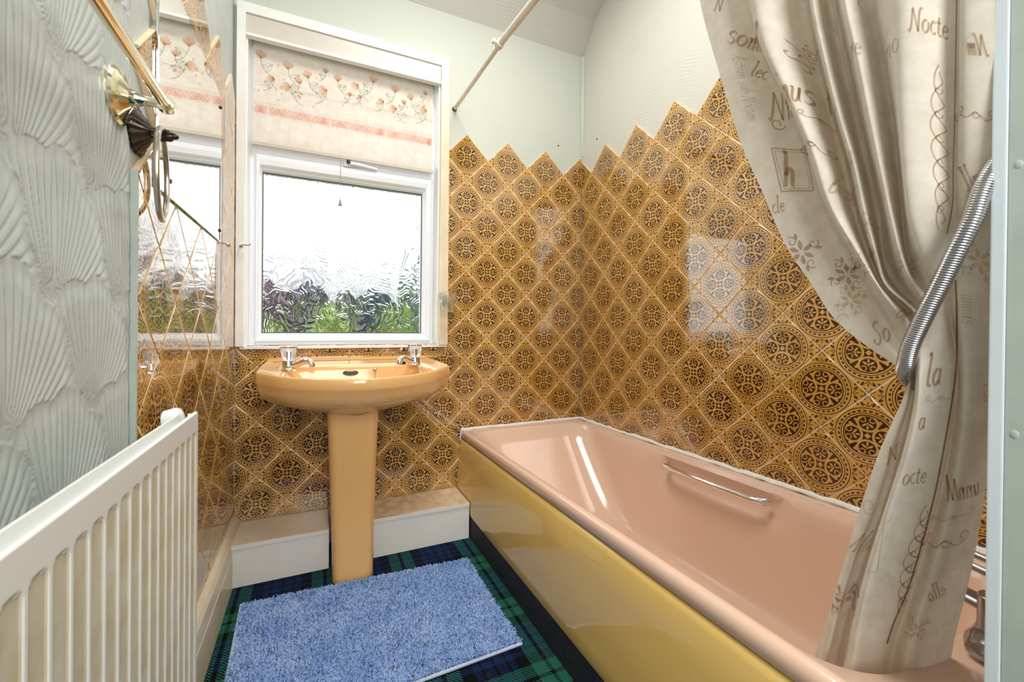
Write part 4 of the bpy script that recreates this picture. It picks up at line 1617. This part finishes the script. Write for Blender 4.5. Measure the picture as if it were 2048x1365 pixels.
GLYPH = {
    's': ([[(.52, .85), (.35, 1), (.1, .85), (.14, .62), (.42, .42), (.5, .18), (.28, 0), (.02, .14)]], .62),
    'o': ([[(.3, 1), (.06, .75), (.05, .25), (.28, 0), (.52, .25), (.53, .75), (.3, 1)]], .66),
    'm': ([[(-.03, .85), (.06, 1), (.08, 0)], [(.08, .6), (.25, 1), (.36, .9), (.37, 0)], [(.37, .6), (.54, 1), (.66, .9), (.67, .12), (.8, .05)]], .86),
    'n': ([[(-.03, .85), (.06, 1), (.08, 0)], [(.08, .6), (.28, 1), (.42, .88), (.43, .12), (.55, .05)]], .62),
    'u': ([[(-.02, .9), (.07, 1), (.07, .25), (.2, 0), (.38, .25), (.44, .95)], [(.44, 1), (.45, .12), (.57, .05)]], .64),
    'l': ([[(.02, 1.75), (.12, 1.9), (.1, .15), (.22, 0), (.3, .1)]], .34),
    'e': ([[(.06, .5), (.4, .6), (.45, .85), (.28, 1), (.07, .7), (.06, .25), (.25, 0), (.5, .2)]], .55),
    'c': ([[(.44, .82), (.28, 1), (.06, .7), (.06, .25), (.25, 0), (.46, .18)]], .52),
    't': ([[(.14, 1.45), (.12, .2), (.24, 0), (.38, .12)], [(-.08, 1.0), (.34, 1.02)]], .42),
    'a': ([[(.45, .85), (.25, 1), (.06, .7), (.06, .25), (.2, 0), (.42, .3)], [(.46, 1), (.46, .15), (.58, .03)]], .64),
    'h': ([[(.0, 1.78), (.1, 1.9), (.1, 0)], [(.1, .6), (.28, 1), (.44, .88), (.45, .12), (.57, .02)]], .66),
    'r': ([[(-.03, .88), (.07, 1), (.08, 0)], [(.08, .6), (.22, .98), (.38, .92)]], .42),
    'b': ([[(.0, 1.75), (.09, 1.9), (.08, .1), (.28, 0), (.5, .3), (.45, .85), (.25, 1), (.09, .7)]], .6),
    'N': ([[(-.15, .15), (.0, -.05), (.12, .6), (.18, 1.7), (.22, 1.75)], [(.2, 1.7), (.72, .0)], [(.72, .0), (.78, 1.5), (.95, 1.85), (1.05, 1.7)]], 1.0),
    'S': ([[(.6, 1.55), (.4, 1.8), (.12, 1.5), (.25, 1.1), (.5, .75), (.5, .25), (.25, 0), (-.05, .25), (.05, .5)]], .74),
    'A': ([[(-.1, .1), (.05, .05), (.45, 1.8)], [(.45, 1.8), (.7, .0), (.82, .05)], [(.12, .7), (.66, .72)]], .85),
    'M': ([[(-.05, .05), (.1, 1.7)], [(.1, 1.7), (.4, .1)], [(.4, .1), (.75, 1.75)], [(.75, 1.75), (.8, .1), (.95, .05)]], 1.0),
    ' ': ([], .4),
}


def text(ink, s, px, py, xh, ang, w=0.16, mirror=False, slant=0.18, cond=0.86):
    """letters in picture-like plane coordinates: origin px,py (y down), x-height xh, ang in degrees anticlockwise"""
    c, sn = math.cos(math.radians(ang)), math.sin(math.radians(ang))
    x = 0
    for chh in s:
        st, adv = GLYPH[chh]
        for stroke in st:
            pts = []
            for u, v in stroke:
                lx, ly = ((x + u) * cond + slant * v) * xh, v * xh
                if mirror: lx = -lx
                pts.append((px + lx * c - ly * sn * 1, py - (lx * sn + ly * c)))
            ink.ribbon(pts, w * xh, pen=0.7 if not mirror else -0.7, m=max(6, len(pts) * 4))
        x += adv + 0.06


def curl(ink, px, py, r, a0, turns, w, sg=1):
    pts = [(px + r * (1 - .75 * t / 14) * math.cos(a0 + sg * turns * 2 * PI * t / 14), py + r * (1 - .75 * t / 14) * math.sin(a0 + sg * turns * 2 * PI * t / 14)) for t in range(15)]
    ink.ribbon(pts, w, m=40)


def scroll(ink, x0, y0, x1, y1, r, w, n=3):
    ink.ribbon([(x0 + (x1 - x0) * t, y0 + (y1 - y0) * t + r * 0.5 * math.sin(t * PI * n)) for t in np.linspace(0, 1, 10)], w, m=30)
    curl(ink, x0, y0 - r * .6, r * .8, PI / 2, 1.1, w)
    curl(ink, x1, y1 - r * .6, r * .8, PI / 2, 1.1, w, -1)
    curl(ink, (x0 + x1) / 2, (y0 + y1) / 2 - r * .2, r * .7, 0, 1.0, w)


def chain(ink, pts, r, w):
    P_ = spline(pts, 90)
    for sg in (1, -1):
        Q = []
        for k, p_ in enumerate(P_):
            a = k / 89 * 7 * PI
            Q.append((p_[0] + sg * r * (0.35 + 0.65 * math.sin(k / 89 * PI)) * math.sin(a), p_[1] + r * .4 * math.cos(a) * sg))
        ink.ribbon(Q[::3], w, m=120)
    for k in range(12, 80, 13):
        curl(ink, P_[k][0], P_[k][1], r * .55, k, 1.0, w * .8)


def floral(ink, px, py, r):
    for k in range(6):
        a = k * PI / 3 + 0.3
        ink.leaf((px + r * .12 * math.cos(a), py + r * .12 * math.sin(a)), a, r * .6, r * .26)
    for k in range(4):
        a = k * PI / 2 + .8
        curl(ink, px + r * .8 * math.cos(a), py + r * .8 * math.sin(a), r * .3, a, 1.0, r * .07)
        ink.leaf((px + r * .75 * math.cos(a + .4), py + r * .75 * math.sin(a + .4)), a + .4, r * .4, r * .18)


k1, k2 = Ink(), Ink()
text(k1, 'somn', 1452, 84, 28, -3)
text(k1, 'lec', 1496, 144, 20, -4)
text(k1, 'Solec', 1612, 132, 24, 80)
text(k2, 'Astrum sub Noctem', 1462, 108, 14, -76, .13)
text(k1, 'Nmus t', 1536, 232, 34, 14, .15)
scroll(k1, 1610, 240, 1670, 232, 8, 2.2)
curl(k1, 1548, 238, 14, 0, 1.1, 3)
for q in range(4):
    cs4 = [(1540, 293), (1603, 285), (1618, 371), (1562, 383)]
    k1.ribbon([cs4[q], cs4[(q + 1) % 4]], 2.6, m=12)
    cs5 = [(1546, 298), (1599, 291), (1612, 367), (1567, 377)]
    k1.ribbon([cs5[q], cs5[(q + 1) % 4]], 1.3, m=12)
text(k1, 'h', 1566, 372, 40, 4, .2, slant=.02)
text(k1, 'cle', 1546, 428, 18, 14)
scroll(k1, 1600, 292, 1660, 310, 10, 2.6)
floral(k1, 1603, 505, 36)
floral(k1, 1690, 545, 34)
text(k2, 'bos', 1662, 392, 26, -6)
curl(k2, 1735, 440, 16, 0, 1.2, 3)
curl(k2, 1743, 458, 13, 2, 1.2, 3)
text(k2, 'sa', 1682, 338, 24, 8)
text(k2, 're', 1705, 128, 24, 10)
text(k2, 'no', 1772, 128, 26, 10)
text(k2, 's t', 1690, 12, 24, 8)
text(k1, 'N', 1428, 20, 16, 0)
text(k1, 'Nocte', 1822, 84, 26, 8, .15)
text(k1, 'Nm', 1975, 116, 24, 3, .17, True)
chain(k1, [(1878, 140), (1876, 220), (1880, 300), (1884, 380), (1880, 465)], 17, 2.6)
scroll(k1, 1920, 232, 1982, 240, 13, 2.6)
text(k1, 'all', 1968, 378, 28, 14, .12, True)
floral(k2, 1718, 520, 34)
floral(k2, 1812, 530, 26)
floral(k2, 1960, 520, 40)
floral(k2, 1700, 600, 30)
text(k2, 'bt', 1792, 634, 22, -30, .16)
text(k1, 'So', 1752, 692, 26, 24, .16)
curl(k2, 1690, 640, 24, 1, .8, 2.4)
# lower drape
text(k1, 'la', 1852, 772, 34, 2, .15)
text(k2, 'annus', 1922, 588, 21, -88, .13)
scroll(k2, 1858, 800, 1906, 795, 8, 2)
text(k1, 'a', 1838, 858, 24, 4, .15)
text(k1, 'leN', 1975, 812, 24, -80, .1, True)
text(k1, 'N', 1776, 928, 20, 5, .16)
text(k1, 'octe', 1806, 966, 22, -2, .14)
text(k1, 'unnM', 1966, 1016, 28, -4, .15, True)
scroll(k2, 1866, 1052, 1950, 1044, 7, 2)
scroll(k1, 1852, 1100, 1930, 1106, 17, 2.6)
curl(k2, 1740, 1010, 18, 0, 1.3, 2.5)
chain(k1, [(1853, 1020), (1838, 1080), (1818, 1150), (1800, 1240)], 17, 2.4)
text(k1, 'ella', 1894, 1222, 21, 4, .12, True)
text(k2, 'Ma', 1698, 1098, 26, -32, .13)
floral(k1, 1690, 1200, 30)
floral(k2, 1728, 902, 30)
floral(k2, 1832, 1282, 26)
for q in range(3):
    cs4 = [(1785, 1030), (1772, 1040), (1757, 1135), (1740, 1130)]
    k2.ribbon([cs4[q], cs4[q + 1]], 2, m=14)


ks = Ink()
ks.ribbon([(1911, 560), (1914, 640), (1914, 728), (1906, 797), (1889, 895), (1870, 992), (1845, 1090), (1816, 1187), (1787, 1255), (1772, 1300)], 3.6, m=160)
ks.ribbon([(1914, -20), (1912, 120), (1910, 230), (1907, 330), (1906, 400), (1894, 470)], 2.2, m=120)


def drape_ink(ink, name, mat):
    vs, ok = [], []
    for x, y in ink.v:
        p_ = curt_pt(x, y, 0.0)
        dr_ = Vector((0.945, 0.327, -0.02)).normalized()      # prints are draped along one fixed direction
        hit, nrm, _, _ = BVH.ray_cast(Vector(p_) - dr_ * 0.4, dr_)
        if hit is None:
            vs.append((0, 0, 0)); ok.append(False)
        else:
            hit = hit - dr_ * 0.0008
            vs.append((hit.x, hit.y, hit.z)); ok.append(True)
    fs = []
    for f in ink.f:
        if all(ok[i] for i in f):
            xs = [vs[i][0] for i in f]
            if max(xs) - min(xs) < 0.02: fs.append(f)
    used = sorted({i for f in fs for i in f})
    mp = {i: k for k, i in enumerate(used)}
    o = mesh(name, [vs[i] for i in used], [tuple(mp[i] for i in f) for f in fs], mat)
    child(o, cur)
    o['kind'] = 'stuff'
    o['label'] = 'brown script and scrollwork print'
    return o


drape_ink(k1, 'printed_script', PRINT)
drape_ink(k2, 'printed_ornament', PRINTL)
drape_ink(ks, 'seam', ink('seam_thread', (0.52, 0.42, 0.30)))['label'] = 'brown stitched seam'

# hose tied round the curtain
hs_px = [(2012, 280, -.03), (1993, 325, -.004), (1964, 382, .016), (1945, 436, .026), (1923, 483, .030), (1900, 530, .030), (1878, 575, .030), (1856, 617, .030), (1836, 658, .028), (1820, 695, .025), (1812, 728, .018), (1811, 752, .002)]
hp = [curt_pt(x, y, o_) for x, y, o_ in hs_px]
last = hp[-1]
hp += [last + np.array((.03, -.004, -.012)), last + np.array((.06, -.03, .02)), last + np.array((.075, -.05, .10))]
HP = spline(hp, 1000)
hb_ = BM()
hb_.tube([tuple(p_) for p_ in HP], [0.0096 if (k % 6) in (1, 2, 3, 4) else 0.0084 for k in range(1000)], 14)
tag(hb_.obj('shower_hose', STEELH, None, True, 80), 'ribbed chrome shower hose tied round the curtain', 'hose')

# ------------------------------------------------------------------ rug
rug = empty('bath_mat', (-1.2, -0.6, 0), 'light blue shaggy bath mat on the tartan carpet', 'bath mat')
RC = [Vector((-1.612, -0.322)), Vector((-0.802, -0.366)), Vector((-0.804, -0.856)), Vector((-1.590, -0.880))]


def rugp(u, v):
    a = RC[0] * (1 - u) + RC[1] * u
    b_ = RC[3] * (1 - u) + RC[2] * u
    return a * (1 - v) + b_ * v


vs, fs = grid_sheet(lambda u, v: (*rugp(u, v), 0.006), 12, 8)
n_ = len(vs)
bb = BM().add(vs, fs)
q = [rugp(*t) for t in ((0, 0), (1, 0), (1, 1), (0, 1))]
bb.poly_prism([(p_.x, p_.y, 0.001) for p_ in q], (0, 0, 0.005))
child(bb.obj('backing', RUGB), rug)
hm = BM()
for a, b_ in ((q[3], q[2]), (q[0], q[3])):
    hm.tube([(a.x, a.y, .006), ((a.x + b_.x) / 2, (a.y + b_.y) / 2, .0065), (b_.x, b_.y, .006)], 0.0048, 8)
child(hm.obj('hem', HEMW, None, True), rug)
rng = np.random.RandomState(9)
NT = 60000
u, v = rng.uniform(.004, .996, NT), rng.uniform(.004, .994, NT)
A0, A1, A2, A3 = [np.array(c) for c in RC]
base = (A0[None] * (1 - u)[:, None] + A1[None] * u[:, None]) * (1 - v)[:, None] + (A3[None] * (1 - u)[:, None] + A2[None] * u[:, None]) * v[:, None]
fx, fy_ = base[:, 0], base[:, 1]
an = 1.5 * np.sin(fx * 23 + 2.1 * np.sin(fy_ * 31)) + 1.5 * np.sin(fy_ * 37 + fx * 17 + 1.7 * np.sin(fx * 41)) + 1.2 * np.sin(fx * 73 - fy_ * 59) + rng.normal(0, 2.2, NT)
ln = rng.uniform(.009, .0165, NT) * (1 + .25 * np.sin(fx * 31) * np.sin(fy_ * 27))
lean = rng.uniform(.35, .95, NT)
dirx, diry = np.cos(an), np.sin(an)
sdx, sdy = -diry * .0019, dirx * .0019
z0_ = np.full(NT, .006)
V = np.zeros((NT, 5, 3), np.float32)
V[:, 0] = np.stack([fx - sdx, fy_ - sdy, z0_], 1)
V[:, 1] = np.stack([fx + sdx, fy_ + sdy, z0_], 1)
mx_, my_ = fx + dirx * ln * lean * .35, fy_ + diry * ln * lean * .35
mz_ = z0_ + ln * .62 * (1 - .35 * lean)
V[:, 2] = np.stack([mx_ + sdx * 1.1, my_ + sdy * 1.1, mz_], 1)
V[:, 3] = np.stack([mx_ - sdx * 1.1, my_ - sdy * 1.1, mz_], 1)
V[:, 4] = np.stack([fx + dirx * ln * lean, fy_ + diry * ln * lean, z0_ + ln * (1 - .5 * lean)], 1)
V[:, :, 0] -= -1.2
V[:, :, 1] -= -0.6
bi = np.arange(NT) * 5
loops = np.stack([bi, bi + 1, bi + 2, bi + 3, bi + 3, bi + 2, bi + 4], 1).astype(np.int32)
me = bpy.data.meshes.new('pile')
me.vertices.add(NT * 5); me.vertices.foreach_set('co', V.reshape(-1))
me.loops.add(NT * 7); me.loops.foreach_set('vertex_index', loops.reshape(-1))
st = np.stack([np.arange(NT) * 7, np.arange(NT) * 7 + 4], 1).reshape(-1).astype(np.int32)
me.polygons.add(NT * 2); me.polygons.foreach_set('loop_start', st)
me.update(calc_edges=True)
o = link('pile', me, PILE, rug)
o['kind'] = 'stuff'

# ------------------------------------------------------------------ garden beyond the glass
LAWN = simple('lawn_grass', sr(84, 108, 48), 0.9, var=0.4, vscale=3)
lawn = struct(BM().box(-14, 14, 0.4, 30, -0.9, -0.8).obj('lawn', LAWN))


def leafy(name, col, col2):
    return simple(name, col, 0.8, var=0.5, vscale=7, col2=col2)


LF1 = leafy('leaves_light', sr(128, 142, 48), sr(84, 106, 36))
LF2 = leafy('leaves_dark', sr(48, 52, 60), sr(28, 28, 42))
LF3 = leafy('leaves_blue_green', sr(70, 94, 84), sr(46, 64, 70))
LF4 = leafy('leaves_reddish', sr(92, 58, 62), sr(42, 36, 50))


def shrub(x, y, zt, rx_, ry_, mat, seed, label):
    b = bmesh.new()
    bmesh.ops.create_icosphere(b, subdivisions=4, radius=1)
    rr = random.Random(seed)
    ph_ = [rr.uniform(0, 6) for _ in range(6)]
    hz_ = (zt + 0.8) / 2
    for v_ in b.verts:
        c = v_.co.copy()
        d = 1 + .16 * math.sin(c.x * 5 + ph_[0]) * math.sin(c.z * 6 + ph_[1]) + .1 * math.sin(c.y * 9 + ph_[2]) * math.sin(c.x * 11 + ph_[3]) + rr.uniform(-.09, .09)
        v_.co = Vector((c.x * rx_ * d, c.y * ry_ * d, hz_ + c.z * hz_ * min(d, 1.12)))
    me = bpy.data.meshes.new('foliage')
    b.to_mesh(me)
    b.free()
    e = empty('garden_shrub', (x, y, -0.8), label, 'shrub', 'shrubs beyond the window')
    link('foliage', me, mat, e)
    BM().tube([(0, 0, 0), (0.02, 0, hz_ * .5)], [0.06, 0.04], 8).obj('trunk', BRONZE, e)


for args in ((-2.05, 5.6, 1.10, .34, .45, LF1, 1, 'light green bush low at the left of the obscure glass'),
             (-1.15, 5.6, 1.24, .38, .45, LF1, 2, 'light green bush low in the middle of the obscure glass'),
             (-0.25, 5.6, 1.26, .36, .45, LF1, 3, 'light green bush low at the right of the obscure glass'),
             (-2.30, 8.0, 1.78, .50, .50, LF4, 4, 'reddish dark bush at the left of the obscure glass'),
             (-1.62, 9.4, 1.95, .75, .50, LF2, 5, 'dark bush behind the reddish one in the obscure glass'),
             (-0.75, 8.0, 1.62, .55, .50, LF2, 6, 'dark bush behind the middle light green bush'),
             (0.05, 9.4, 1.80, .70, .50, LF3, 7, 'blue-green bush between dark and tall bushes in the obscure glass'),
             (0.85, 8.0, 3.00, .42, .50, LF3, 8, 'tall blue-green bush at the right edge of the obscure glass')):
    shrub(*args)
